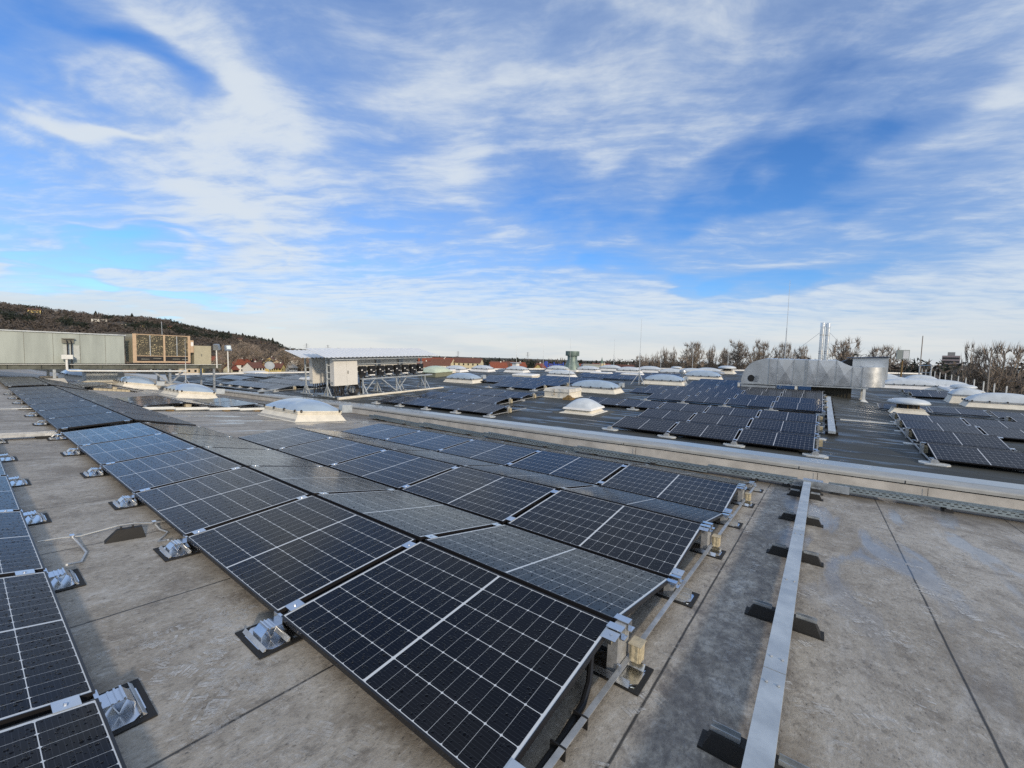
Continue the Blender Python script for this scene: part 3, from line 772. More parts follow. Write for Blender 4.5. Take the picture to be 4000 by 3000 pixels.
# rail along the row ends
rl = thing('end_rail', 'thin bright aluminium rail along the right ends of the near rows', 'rail', NEAR)
mb = MB(); mb.box(.035, .039, -1.1, 7.15, .030, .066); mb.box(.0392, .066, -1.1, 7.15, .062, .066); part('angle_profile', mb, M_ALU_MATT, rl)
part('bolt', [MB().cbox((.045, y, .079), (.02, .02, .025)).tube([(.045, y, .085), (.045, y, .100)], .004, 6) for y in (0.02, 1.06, 2.32, 3.40, 4.667, 5.75, 6.98)], M_ALU, rl)
cb = thing('power_cable', 'thick black cable tied to the rail below the front panel corner', 'cable', NEAR)
mb = MB(); mb.tube([(-.25, 1.08, .20), (-.16, 1.03, .19), (-.09, .97, .13), (-.045, .86, .055), (-.01, .72, .035), (.008, .45, .03), (.012, .1, .03), (.012, -.8, .03)], .018, 8); part('cable_run', mb, M_CABLE, cb, True)
mb = MB()
part('cable_tie', [MB().box(-.012, .068, y - .004, y + .004, .010, .070) for y in (.62, .40)], M_BLACK, cb)
# ------------------------------------------------------------------ closed cable channel on rubber blocks
ch = thing('cable_channel', 'straight covered galvanised cable channel crossing the grey roof at right', 'cable channel', NEAR)
for i, (a, b_) in enumerate(((-1.2, 1.532), (1.536, 4.528), (4.532, 7.86))):
    mb = MB(); mb.box(-.049, .049, a, b_, .055, .142); mb.box(-.054, .054, a + .001, b_ - .001, .120, .1455)
    part('channel_cover', mb, M_GALVPALE, ch).matrix_basis = T((.765, 0, .0008 * i))
mb = MB()
for y in (1.40, 1.67, 2.95, 4.39, 4.67, 6.1, 7.3, .2):
    for s_ in (-.028, .028): mb.lathe([(.009, .1475), (.009, .150), (.005, .1525)], 8, (.765 + s_, y))
part('rivet', mb, M_ALU_MATT, ch)
cs = None
for i, y in enumerate((.95, 2.45, 3.98, 5.5, 7.15, 7.62)):
    lab = f'long black rubber block with strut under the cable channel, {ORD[i]} from the camera'
    M = on('n', .755, y)
    if cs is None:
        cs = thing('channel_support', lab, 'support block', M, 'rubber blocks under the cable channel')
        mb = MB(); mb.hexa([(-.23, -.055, 0), (.23, -.055, 0), (.23, .055, 0), (-.23, .055, 0), (-.19, -.035, .085), (.19, -.035, .085), (.19, .035, .085), (-.19, .035, .085)])
        mb.box(-.245, .245, -.06, .06, 0.001, .012)
        part('rubber_block', mb, M_RUBBER, cs)
        mb = MB(); mb.box(-.20, -.075, -.021, -.018, .0855, .108); mb.box(-.20, -.075, .018, .021, .0855, .108); mb.box(-.20, -.075, -.018, .018, .0855, .0885); part('strut', mb, M_GALV, cs); mb = MB()
        mb.box(.075, .20, -.021, -.018, .0855, .108); mb.box(.075, .20, .018, .021, .0855, .108); mb.box(.075, .20, -.018, .018, .0855, .0885)
        part('strut', mb, M_GALV, cs)
    else: dup(cs, M, lab)

# lightning conductor wire on the left corridor
wr = thing('conductor_wire', 'bright bent lightning conductor wire lying across the left corridor', 'wire', NEAR)
mb = MB(); mb.tube([(-4.42, -.80, .05), (-4.40, -.68, .055), (-4.36, -.55, .05), (-4.33, -.42, .075), (-4.30, -.30, .10), (-4.27, -.2, .10), (-4.26, -.08, .075), (-4.27, .1, .06)], .006, 6); part('wire_run', mb, M_POLE, wr, True)
mb = MB(); mb.tube([(-4.385, -.60, .05), (-4.25, -.58, .03), (-4.0, -.56, .015), (-3.78, -.62, .02), (-3.60, -.72, .09)], .008, 6)
mb.tube([(-4.26, -.06, .07), (-4.18, -.03, .02), (-4.05, .0, .02), (-3.85, -.12, .02), (-3.65, -.1, .09)], .008, 6); part('branch', mb, M_ALU_MATT, wr, True)
part('wire_clamp', [MB().cbox((-4.385, -.60, .055), (.05, .03, .025)), MB().cbox((-4.26, -.06, .078), (.05, .03, .025))], M_ALU, wr)
wb = thing('wire_holder', 'black trapezoid plastic holder carrying the conductor wire', 'wire holder', on('n', -4.18, -.27, R(82)))
mb = MB(); mb.hexa([(-.15, -.05, 0), (.13, -.05, 0), (.13, .05, 0), (-.15, .05, 0), (-.07, -.025, .098), (.10, -.025, .098), (.10, .025, .098), (-.07, .025, .098)]); part('body', mb, M_RUBBER, wb)
mb = MB(); part('clip', [MB().box(-.05, -.035, -.012, .012, .0985, .12), MB().box(.03, .045, -.012, .012, .0985, .12)], M_BLACK, wb)
w2 = thing('roof_wire', 'thin pale wire crossing the far end of the left corridor', 'wire', NEAR)
mb = MB(); mb.tube([(-16.5, -2.2, .03), (-16.4, -.3, .03), (-16.3, .3, .04)], .012, 6); part('wire_run', mb, M_POLE, w2)
gt = thing('gap_tray', 'narrow aluminium tray in the gap between the foreground rows and far section', 'cable tray', NEAR)
mb = MB(); mb.box(-11.06, -11.04, -2.4, -.05, .05, .11); mb.box(-10.84, -10.82, -2.4, -.05, .05, .11); mb.box(-11.039, -10.841, -2.4, -.05, .05, .054); part('tray', mb, M_ALU_MATT, gt)
mb = MB(); mb.box(-11.1, -10.8, -1.0, -.85, 0.0, .048); mb.box(-11.1, -10.8, -.3, -.15, 0, .048); part('rubber_block', mb, M_RUBBER, gt)
it = thing('white_tray', 'pale cable tray along the open end of the short panel block', 'cable tray', NEAR)
mb = MB()
for k in range(5):
    y0, y1 = 2.2 + k * .95, 2.2 + (k + 1) * .95 - .01; z = hn(-16.2, (y0 + y1) / 2)
    mb.box(-16.28, -16.26, y0, y1, z + .05, z + .12); mb.box(-16.12, -16.10, y0, y1, z + .05, z + .115); mb.box(-16.259, -16.121, y0, y1, z + .051, z + .056)
part('tray', mb, M_PVC, it)
mb = MB()
for y in (3.0, 4.6, 5.6): z = hn(-16.1, y); mb.box(-16.2, -16.0, y - .09, y + .09, z - .01, z + .048)
part('wood_block', mb, M_RUST, it)
def bricks(x, y0, n, top, where):
    b0 = None
    for k in range(n + 1):
        y = y0 + (k * .165 if k < n else top)
        z = 0 if k < n else .105
        lab = f'sand-coloured paver, {ORD[k]} from the left under the open ridge {where}' if k < n else f'sand-coloured paver standing on top of the paver row {where}'
        M = on('n', x, y, 0, z)
        if brick[0] is None:
            brick[0] = single('ballast_paver', MB().frus(0, 0, 0, .10, .10, .079, .098, .077) if True else None, M_BRICK, lab, 'paver', M, 'sand-coloured ballast pavers')
        else: dup(brick[0], M, lab, 'sand-coloured ballast pavers')
brick = [None]
bricks(-16.62, 2.95, 7, .66, 'of the short block')
bricks(-27.25, 2.9, 8, .66, 'of the small rear block')

# ------------------------------------------------------------------ skylights
def pillow(a, b, z, h, nx=18, ny=14, p=2.4):
    mb = MB()
    for i in range(nx + 1):
        for j in range(ny + 1):
            u, v = -1 + 2 * i / nx, -1 + 2 * j / ny
            e = (1 - abs(u) ** p) * (1 - abs(v) ** p)
            mb.v.append((a * u, b * v, z + h * max(0, e) ** .62))
    for i in range(nx):
        for j in range(ny):
            q = i * (ny + 1) + j; mb.f.append((q, q + ny + 1, q + ny + 2, q + 1))
    return mb
def skylight(fr, xc, yc, L_, W_, label, group, curb=M_WHITE, side=None, rise=.36, motor=True, clamps=True, dome=None, base_h=.24):
    """xc,yc: the corner nearest the camera (right end, front)"""
    x, y = xc - L_ / 2, yc + W_ / 2
    rt = thing('skylight', label, 'skylight', on(fr, x, y), group)
    a, b = L_ / 2, W_ / 2
    mb = MB(); mb.frus(0, 0, -.02, .02, a + .07, b + .07, a, b); mb.frus(0, 0, .0202, base_h, a, b, a - .14, b - .14)
    part('curb', mb, curb, rt)
    if side:
        mb = MB(); c = .004
        mb.hexa([(-a, -b - c, .02), (a, -b - c, .02), (a, -b + .02, .02), (-a, -b + .02, .02), (-a + .14, -b + .14 - c, base_h - .02), (a - .14, -b + .14 - c, base_h - .02), (a - .14, -b + .16, base_h - .02), (-a + .14, -b + .16, base_h - .02)])
        part('curb_membrane', mb, side, rt)
    a2, b2 = a - .11, b - .11
    mb = MB(); mb.box(-a2, a2, -b2, b2, base_h + .0005, base_h + .055); mb.box(-a2 - .025, a2 + .025, -b2 - .025, b2 + .025, base_h + .0555, base_h + .095)
    part('rim', mb, M_CREAM if side else M_ALU_MATT, rt)
    part('dome', pillow(a2 + .01, b2 + .01, base_h + .096, rise), dome or M_DOME, rt, 'all')
    if clamps:
        n = max(3, round(L_ / .6)); pts = [(-a2 + .12 + i * (2 * a2 - .24) / (n - 1), -b2 - .03) for i in range(n)] + [(a2 + .03, -b2 + .1 + i * (2 * b2 - .2) / 1) for i in range(2)] + [(-a2 - .03, -b2 + .1 + i * (2 * b2 - .2) / 2) for i in range(3)]
        for (cx, cy) in pts:
            mb = MB(); mb.lathe([(.02, base_h + .045), (.036, base_h + .06), (.036, base_h + .105), (.02, base_h + .135)], 7, (cx, cy)); part('clamp', mb, M_BLACK, rt)
    if motor:
        mb = MB(); mb.box(a2 - .16, a2 + .05, b2 - .02, b2 + .36, base_h + .04, base_h + .30); part('motor_box', mb, M_GALVPALE, rt)
    return rt
GS = 'dome skylights'
skylight('n', -12.15, 5.12, 2.6, 1.72, 'nearest skylight with bluish dome, cream right side and grey box', GS, M_CREAM, M_CURBGREY, .34)
skylight('n', -23.6, 5.1, 2.7, 1.75, 'bluish dome skylight behind the short panel block, left of the nearest skylight', GS, M_CREAM, M_CURBGREY, .38)
skylight('n', -32.4, 4.75, 2.8, 1.75, 'small-looking dome skylight below the AC unit frame with grey box', GS, M_CREAM, M_CURBGREY, .38)
skylight('n', -40.5, 3.2, 3, 1.8, 'blue dome peeping out left of the metal box under the steel beam', GS, M_CURBGREY, None, .4, False)
skylight('f', -8.45, 21.2, 3.05, 1.35, 'long white dome skylight right behind the flat roof hatch', GS, M_CREAM, None, .36)
skylight('f', -19.6, 21.6, 3.0, 1.4, 'white dome skylight standing right of the inverter rack', GS, M_CREAM, None, .36)
skylight('f', -6.75, 28.9, 2.9, 1.4, 'white dome skylight just right of the tripod rod', GS, M_CREAM, None, .36)
skylight('f', -5.6, 35.4, 2.9, 1.4, 'white dome skylight left of the duct elbow, among blue panels', GS, M_CREAM, None, .40, False)
FD = [(-28.75, 29.9, 'low dome partly behind a white curb left of the white vent pipe'), (-26.9, 32.1, 'dome before the red-roofed terraces, left of the white vent pipe'), (-23.2, 33.2, 'dome on the far roof below the conifers'),
      (-20.6, 37.1, 'dome directly left of the green exhaust stack'), (-16.2, 30.2, 'dome behind a white hatch in front of the green exhaust stack'), (-17.8, 38.6, 'dome directly right of the green exhaust stack'),
      (-17.0, 42.6, 'far small dome below the grey shed'), (-13.7, 39.6, 'dome behind the tall tripod rod, left of its mast'), (-12.6, 42.6, 'dome just right of the tall tripod rod mast'), (-9.2, 38.9, 'dome in the far row left of the small galvanised vent'),
      (-7.9, 41.0, 'dome behind the small galvanised vent'), (-7.0, 43.2, 'far dome left of the duct, behind the squat galvanised vent')]
for x, y, lab in FD: skylight('f', x, y, 2.5, 1.3, lab, GS, M_WHITE, None, .31, False, y < 41, M_DOMEWHITE)
RD = [(6.9, 51.5, 'farthest dome right of the duct end', 3), (7.15, 46.6, 'long white dome right of the duct end, second back', 3.3), (8.1, 43.3, 'white dome in front at the duct end above dark panels', 3.4), (9.3, 50.5, 'small far dome near the railing posts', 2.4), (12.1 - 2, 44.3, 'very long low dome behind the railing posts at right', 5.0)]
for x, y, lab, L_ in RD: skylight('f', x, y, L_, 1.5, lab, GS, M_WHITE, None, .42, False, True, M_DOMEWHITE)
skylight('f', 10.2, 31.4, 3.0, 1.5, 'large white dome at the right edge behind the corner panels', GS, M_CREAM, None, .46, False, True, M_DOMEWHITE)
skylight('f', 8.45, 33.6, 1.5, 1.4, 'square white skylight with cream curb behind the mushroom vent', GS, M_CREAM, None, .34, False, False, M_DOMEWHITE, .40)

# small dome hatch with flared white foot
sm = thing('dome_hatch', 'small square white dome on flared foot, alone on the dark roof', 'roof dome', on('f', -6.88, 14.3))
mb = MB(); mb.frus(0, 0, -.02, .03, .80, .80, .70, .70); mb.frus(0, 0, .0302, .15, .62, .62, .50, .50); part('foot', mb, M_CREAM, sm)
mb = MB(); mb.frus(0, 0, .1502, .165, .62, .62, .64, .64); mb.frus(0, 0, .1655, .235, .64, .64, .60, .60); part('rim', mb, M_WHITE, sm)
part('dome', pillow(.58, .58, .2352, .34, 18, 18, 2.0), M_DOMEWHITE, sm, 'all')
apron = MB(); apron.prism(octo(1.05, 1.0, .25), 'z', -.02, .006); part('bitumen_apron', apron, mat('patched_bitumen', (.085, .083, .068), .8, vary=.2), sm)
# flat white roof hatch with an air-termination rod at its corner
def hatch(x, y, L_, W_, h, label, cat='roof hatch', group=None):
    r = thing('roof_hatch', label, cat, on('f', x - L_ / 2, y + W_ / 2), group)
    mb = MB(); mb.box(-L_ / 2, L_ / 2, -W_ / 2, W_ / 2, -.02, h * .66); mb.frus(0, 0, -.02, .03, L_ / 2 + .14, W_ / 2 + .14, L_ / 2 + .02, W_ / 2 + .02); part('curb', mb, M_CREAM, r)
    mb = MB(); mb.frus(0, 0, h * .6601, h, L_ / 2 + .05, W_ / 2 + .05, L_ / 2 - .02, W_ / 2 - .02); part('lid', mb, mat('hatch_lid', (.60, .58, .52), .7, vary=.3, vscale=3) if group is None else M_WHITE, r)
    if group is None:
        mb = MB(); mb.box(-.13, -.115, -W_ / 2 - .06, -W_ / 2 - .052, h * .30, h * .95); mb.box(-.15, -.095, -W_ / 2 - .064, -W_ / 2 - .001, h * .32, h * .36); part('latch', mb, M_RUST, r)
    return r
hatch(-9.55, 17.9, 1.5, 1.35, .48, 'flat white roof hatch with weathered lid beside a thin lightning rod')
for x, y, L_, W_, lab in [(-18.4, 27.6, 2.0, 1.2, 'low white box on the far roof left of the stack, before a dome'), (-14.5, 34.0, 1.7, 1.0, 'low white box right of the exhaust stack among blue panels'), (-11.6, 34.0, 1.7, 1.0, 'low white box beside the tripod of the tall rod'),
                          (-31.0, 15.5, 1.6, 1.4, 'white box with thin lid left of the inverter rack'), (-43.5, 16.6, 2.6, 1.2, 'white low box near the satellite dish'), (9.6, 40.0 - .3, 1.6, 5, 'long low white curb along the right roof edge'), (8.7, 48.4, 2.2, .9, 'white curb before the far railing posts'), (-28.9, 28.6, 2.2, .8, 'white curb before the red-roofed terraces')]:
    hatch(x, y, L_, W_, .34, lab, 'roof curb', 'low white roof curbs')
# mushroom vents
def mushroom(x, y, s, label):
    r = thing('mushroom_vent', label, 'roof vent', on('f', x, y) @ Matrix.Scale(s, 4))
    mb = MB(); mb.frus(0, 0, -.02, .18, .62, .62, .44, .44); mb.box(-.45, .45, -.45, .45, .1802, .22); part('curb', mb, M_CREAM, r)
    mb = MB(); mb.lathe([(.30, .2205), (.30, .40)], 20); part('throat', mb, M_BLACK, r)
    mb = MB()
    for k in range(6): a = k * math.pi / 3 + .4; mb.box(.36 * math.cos(a) - .02, .36 * math.cos(a) + .02, .36 * math.sin(a) - .02, .36 * math.sin(a) + .02, .2203, .42)
    part('bracket', mb, M_RUST, r)
    mb = MB(); mb.lathe([(.50, .40), (.62, .395), (.655, .43), (.60, .51), (.45, .575), (.25, .605), (.01, .615)], 36); part('hood', mb, M_DOMEWHITE, r, 'all')
mushroom(4.02, 24.2, 1.12, 'big white mushroom vent standing left of the corner panels')
mushroom(8.9, 41.2, 1.05, 'smaller white mushroom vent before the railing posts at right')
mushroom(-12.0, 46.6, .9, 'tiny white mushroom vent left among the far domes')
mushroom(-6.9, 46.2, 1.3, 'white flat-topped vent among the far domes near the duct')
def galv_vent(x, y, r_, h, label):
    g_ = thing('pipe_vent', label, 'roof vent', plumb('f', x, y))
    mb = MB(); mb.lathe([(r_ * .62, -.1), (r_ * .62, h * .55), (r_ * .75, h * .6)], 16); part('pipe', mb, M_GALV, g_, True)
    mb = MB(); mb.lathe([(r_, h * .601), (r_ * 1.05, h * .72), (r_ * .9, h * .9), (r_ * .4, h)], 16); part('cap', mb, M_GALV, g_, True)
galv_vent(-8.75, 36.6, .30, .75, 'small galvanised pipe vent with bulbous cap before the far domes')
galv_vent(-6.25, 38.6, .42, .55, 'squat galvanised pipe vent just left of a nearby dome')
wv = thing('vent_pipe', 'square white vent pipe with flared cap before the conifers', 'roof vent', plumb('f', -25.9, 35.6))
mb = MB(); mb.box(-.28, .28, -.28, .28, -.2, .78); part('shaft', mb, M_WHITE, wv)
mb = MB(); mb.frus(0, 0, .781, .84, .30, .30, .44, .44); mb.box(-.44, .44, -.44, .44, .8405, .93); part('cap', mb, M_GALVPALE, wv)
# green exhaust stack
M_STACK = mat('sea_green_metal', (.17, .23, .21), .5, .3, vary=.25, vscale=3)
es = thing('exhaust_stack', 'sea-green exhaust stack with wide collar and flared braced foot', 'exhaust stack', plumb('f', -20.95, 39.2))
mb = MB(); mb.box(-1.05, 1.05, -1.05, 1.05, -.3, .14); part('curb', mb, M_WHITE, es)
mb = MB(); mb.lathe([(.95, .141), (.95, .35), (.62, .95), (.52, 1.25), (.52, 1.62), (.60, 1.66)], 28)
part('shaft', mb, M_STACK, es, True)
mb = MB(); mb.lathe([(.72, 1.661), (.74, 1.70), (.74, 2.16), (.70, 2.17), (.66, 2.05)], 28); part('collar', mb, M_STACK, es, True)
mb = MB()
for k in range(5):
    a = -2.2 + k * .75; mb.add([(1.0 * math.cos(a - .09), 1.0 * math.sin(a - .09), .15), (1.0 * math.cos(a + .09), 1.0 * math.sin(a + .09), .15), (.56 * math.cos(a), .56 * math.sin(a), 1.1), (.80 * math.cos(a - .09), .80 * math.sin(a - .09), .15), (.80 * math.cos(a + .09), .80 * math.sin(a + .09), .15)], [(0, 1, 2), (0, 2, 3), (1, 4, 2), (3, 2, 4), (0, 3, 4, 1)])
part('brace', mb, mat('pale_green_metal', (.30, .38, .35), .5, .2), es)
# green fibreglass dome with olive upstand
gd = thing('fibreglass_dome', 'big greenish translucent fibreglass dome on olive upstand beside the rack end', 'roof dome', on('f', -27.6, 25.4) @ Matrix.Scale(.62, 4))
mb = MB(); mb.box(-1.9, 1.9, -1.7, 1.7, -.1, .62); part('upstand', mb, M_OLIVE, gd)
mb = MB(); mb.frus(0, 0, .6205, .66, 2.0, 1.8, 2.0, 1.8); part('rim', mb, M_GRP, gd)
part('dome', pillow(1.95, 1.75, .6605, .85, 16, 12, 2.2), M_GRP, gd)

# ------------------------------------------------------------------ lightning rods
def rod(fr, x, y, h, r_, label, foot='block', thin=.5, group='lightning rods'):
    g_ = thing('lightning_rod', label, 'lightning rod', plumb(fr, x, y), group)
    mb = MB(); mb.tube([(0, 0, 0), (0, 0, h * thin)], r_, 7); part('pole', mb, M_POLE, g_)
    mb = MB(); mb.tube([(0, 0, h * thin), (0, 0, h)], r_ * .55, 6, r_ * .3); part('tip', mb, M_POLE, g_)
    if foot == 'tripod':
        for k in range(3):
            a = -.5 + k * 2.094
            mb = MB(); mb.tube([(.55 * math.cos(a), .55 * math.sin(a), .02), (0, 0, .85)], .022, 6); part('leg', mb, M_POLE, g_)
        mb = MB(); mb.lathe([(.05, .83), (.05, .90)], 10); part('collar', mb, M_GALV, g_)
    elif foot == 'block':
        mb = MB(); mb.frus(0, 0, -.03, .10, .25, .25, .21, .21); part('base_block', mb, M_RUST, g_)
        mb = MB(); mb.frus(0, 0, .1005, .22, .16, .13, .05, .05); part('bracket', mb, M_RUST, g_)
rod('f', -9.5, 27.95, 4.7, .03, 'tall lightning rod on a white tripod left of a dome', 'tripod', .48)
rod('f', -9.42, 17.62, 3.1, .016, 'thin lightning rod on a rusty block at the hatch corner', 'block', .5)
rod('f', -1.73, 41.3, 8.3, .04, 'tallest thin lightning rod rising behind the silver duct', None, .52)
rod('f', -18.0, 43.5, 3.6, .03, 'faint lightning rod right of the exhaust stack', None)
rod('f', -14.0, 47.5, 2.6, .03, 'short far lightning rod left of the tripod rod', None)
rod('f', -10.8, 48.5, 3.0, .03, 'far lightning rod before the poplar trees', None)
rod('f', -7.4, 49.5, 3.4, .03, 'far lightning rod before the broad bare tree', None)
rod('f', -27.2, 37.5, 3.2, .025, 'far lightning rod beside the white vent pipe', None)
rod('f', -25.8, 41.0, 3.0, .025, 'far lightning rod right of the white vent pipe', None)
rod('n', -30.2, 7.3, 3.3, .022, 'lightning rod on a tripod in front of the tan cabinet at left', 'tripod', .55)

# ------------------------------------------------------------------ inverter rack
rk = thing('inverter_rack', 'long galvanised rack with corrugated white roofs and a row of black inverters', 'inverter rack', plumb('f', 0, 0) if False else FAR @ T((0, 0, hf(-21, 13))))
M_CORR = mat('white_corrugated_sheet', (.70, .72, .73), .35, .1, vary=.08)
M_CAB = mat('light_grey_cabinet', (.66, .65, .61), .45, vary=.06, vscale=2)
def corr(x0, x1, y0, y1, z0, z1):   # ribs run across x, sheet falls to +x
    mb = MB(); n = int((y1 - y0) / .05); th = .012
    for i in range(n + 1):
        y = y0 + (y1 - y0) * i / n; r_ = .028 if (i % 5) in (1, 2) else 0
        for x, z in ((x0, z0), (x1, z1)): mb.v += [(x, y, z + r_), (x, y, z + r_ - th)]
    for i in range(n):
        a = i * 4; b = a + 4
        mb.f += [(a, b, b + 2, a + 2), (a + 1, a + 3, b + 3, b + 1), (a, a + 1, b + 1, b), (a + 2, b + 2, b + 3, a + 3)]
    return mb
part('canopy', corr(-23.9, -22.0, 10.4, 17.2, 2.54, 2.14), M_CORR, rk)
part('canopy', corr(-21.95, -19.9, 10.6, 18.6, 2.66, 2.19), M_CORR, rk)
def post(x, y, zt):
    mb = MB(); mb.bar((x, y, 0.05), (x, y, zt), .07, .07)
    for s_ in (-1, 1): mb.bar((x + s_ * .38, y + .001, .06), (x + s_ * .02, y + .001, .60), .05, .05)
    mb.bar((x - .62, y + .003, .035), (x + .62, y + .003, .035), .09, .06)
    part('post', mb, M_GALVPALE, rk)
for y in (11.2, 12.75, 14.4, 16.1, 17.9): post(-20.9, y, 2.27)
for y in (11.2, 13.8, 16.6): post(-23.2, y, 2.2)
part('rafter', [MB().bar((-21.75, y + .005, 2.57), (-19.95, y + .005, 2.16), .05, .05) for y in (11.2, 14.4, 17.9)] + [MB().bar((-23.8, y + .005, 2.47), (-22.05, y + .005, 2.11), .05, .05) for y in (11.2, 13.8, 16.6)], M_GALVPALE, rk)
part('cross_rail', [MB().bar((-20.83, 11.15, z), (-20.83, 18.0, z), .045, .045) for z in (1.0, 1.35, 1.75)] + [MB().bar((-23.13, 11.15, z), (-23.13, 16.7, z), .045, .045) for z in (1.1, 1.55)]
     + [MB().bar((-20.84, 11.1, 2.13), (-20.84, 18.1, 2.13), .05, .05), MB().bar((-20.15, 11.1, 2.07), (-20.15, 18.2, 2.07), .05, .05), MB().bar((-23.0, 11.1, .30), (-23.0, 16.8, .30), .06, .05)], M_GALVPALE, rk)
bench = part('cable_bench', MB().bar((-20.25, 12.9, .92), (-20.25, 18.15, .92), .34, .06), M_GALVPALE, rk)
for y in (12.95, 15.3, 17.6):
    mb = MB(); mb.bar((-20.2, y, .05), (-20.2, y, .889), .07, .07); mb.bar((-19.75, y + .001, .07), (-20.17, y + .001, .62), .05, .05); mb.bar((-20.9, y + .002, .035), (-19.6, y + .002, .035), .09, .06); part('bench_leg', mb, M_GALVPALE, bench)
part('brace', [MB().bar((-20.21, 12.98, .08), (-20.21, 13.75, .88), .05, .05), MB().bar((-20.21, 15.25, .1), (-20.21, 14.2, .88), .05, .05), MB().bar((-20.21, 15.4, .1), (-20.21, 16.1, .88), .05, .05)], M_GALVPALE, bench)
mb = MB(); mb.bar((-19.35, 10.9, .06), (-19.35, 18.4, .06), .16, .12); part('base_beam', mb, M_CREAM, rk)
def cabinet(x0, x1, y0, y1, z0, z1):
    mb = MB(); mb.box(x0, x1 - .03, y0, y1, z0, z1); o = part('cabinet', mb, M_CAB, rk)
    ym = (y0 + y1) / 2 + .05
    for a, b_ in ((y0, ym - .004), (ym + .004, y1)):
        mb = MB(); mb.box(x1 - .0295, x1, a, b_, z0 + .004, z1 - .004); part('door', mb, M_CAB, o)
    mb = MB(); mb.box(x1 + .0005, x1 + .02, ym + .05, ym + .085, (z0 + z1) / 2 - .1, (z0 + z1) / 2 + .08); part('handle', mb, M_BLACK, o)
    mb = MB(); mb.box(x0 + .06, x1 - .12, y0 - .006, y0 - .0005, z0 + .08, z0 + .22); part('vent_grille', mb, M_GALV, o)
cabinet(-20.75, -20.35, 11.3, 12.72, .62, 2.10)
cabinet(-23.05, -22.7, 11.35, 12.85, .62, 2.05)
rg = random.Random(11)
for k in range(8):
    y = 13.25 + k * .62; z = 1.12
    mb = MB(); mb.box(-20.77, -20.56, y - .21, y + .21, z + .02, z + .52); mb.prism([(-20.5595, z + .10), (-20.5595, z + .46), (-20.54, z + .44), (-20.54, z + .12)], 'y', y - .19, y + .19)
    o = part('inverter', mb, M_BLACK, rk)
    mb = MB(); mb.box(-20.5395, -20.537, y - .15, y - .06, z + .26, z + .32); mb.box(-20.5395, -20.537, y + .02, y + .13, z + .16, z + .19); part('label_plate', mb, M_WHITE, o)
    mb = MB(); mb.box(-20.72, -20.58, y - .2, y + .18, z - .06, z + .018); part('connector_strip', mb, M_WHITE if k % 2 else M_BLACK, o)
for k, (y0, y1) in enumerate(((13.0, 14.3), (14.75, 16.0), (16.45, 17.6))):
    mb = MB(); mb.box(-21.3, -20.97, y0, y1, 1.35, 2.05); o = part('combiner_box', mb, M_CAB, rk)
    mb = MB()
    for q in range(6): mb.box(-20.9695, -20.96, y0 + .12 + q * .17, y0 + .2 + q * .17, 1.5, 1.55)
    part('gland', mb, M_BLACK, o)
for k in range(8):
    y = 13.25 + k * .62
    for q in range(4):
        dy = rg.uniform(-.16, .16); e_ = rg.uniform(-.3, .3)
        part('inverter_cable', MB().tube([(-20.66, y + dy, 1.10), (-20.55 + rg.uniform(0, .12), y + dy + e_ * .4, .99 + rg.uniform(-.02, .05)), (-20.35, y + dy + e_, .96)], .019, 5), M_CABLE, rk, True)
for x, ya, yb in ((-20.55, 11.4, 12.0), (-22.88, 11.5, 12.7)):
    for q in range(16): y = ya + (yb - ya) * q / 15; part('cabinet_cable', MB().tube([(x + rg.uniform(-.08, .08), y, .63), (x + rg.uniform(-.1, .1), y + rg.uniform(-.05, .05), .3), (x + rg.uniform(-.15, .15), y + rg.uniform(-.1, .1), .04)], .022, 5), M_CABLE, rk, True)
for q in range(5):
    c = (-20.5 + q * .03, 12.45, .36); rr = .24 + .03 * q
    part('cable_loop', MB().tube([(c[0], c[1] + rr * math.cos(a * .45), c[2] + rr * math.sin(a * .45)) for a in range(15)], .020, 5), M_CABLE, rk, True)
for q in range(6): part('riser_cable', MB().tube([(-20.5 + q * .02, 12.95 + q * .03, 1.15), (-20.55, 13.0, .5), (-20.5, 12.95 + q * .03, .06)], .022, 5), M_CABLE, rk, True)

# ------------------------------------------------------------------ silver duct, its hood and legs
def sheet_metal():
    m = mat('silver_duct_sheet', (.78, .80, .82), .26, .9, vary=.12, vscale=1.5, bump=.03, bscale=3)
    return m
M_DUCT = sheet_metal()
M_DUCTDULL = mat('dull_duct_sheet', (.62, .65, .67), .36, .8, vary=.12, vscale=1, bump=.02, bscale=3)
DM = FAR @ T((0, 28.0, 0))
dc = thing('ventilation_duct', 'large silver sheet-metal ventilation duct with curved ends on short legs', 'ventilation duct', DM)
top = [(-2.96, 1.25), (-2.80, 1.50), (-2.67, 1.65), (-2.50, 1.78), (-2.30, 1.88), (-2.1, 1.945), (-1.89, 1.98), (-1.64, 1.98)]
DEP = 1.5
def facet(x0, x1, zb0, zb1, zt0, zt1, y=0., depth=.028):   # cross-broken panel: four triangles meeting at a raised centre
    mb = MB(); c = ((x0 + x1) / 2, y - depth, (zb0 + zb1 + zt0 + zt1) / 4)
    P = [(x0, y, zb0), (x1, y, zb1), (x1, y, zt1), (x0, y, zt0)]
    Q = [(p[0], y + DEP, p[2]) for p in P]
    mb.add(P + Q + [c], [(0, 1, 8), (1, 2, 8), (2, 3, 8), (3, 0, 8), (4, 7, 6, 5), (0, 4, 5, 1), (1, 5, 6, 2), (2, 6, 7, 3), (3, 7, 4, 0)])
    return mb
mb = MB(); mb.prism([(-3.12, .42), (-3.11, .74)] + top + [(-1.645, .51)], 'y', 0, DEP); part('elbow', mb, M_DUCTDULL, dc)
mb = MB(); mb.prism([(-2.57 + .19 * math.cos(k * math.pi / 10), .785 + .21 * math.sin(k * math.pi / 10)) for k in range(20)], 'y', -.012, -.001); part('porthole', mb, M_BLACK, dc)
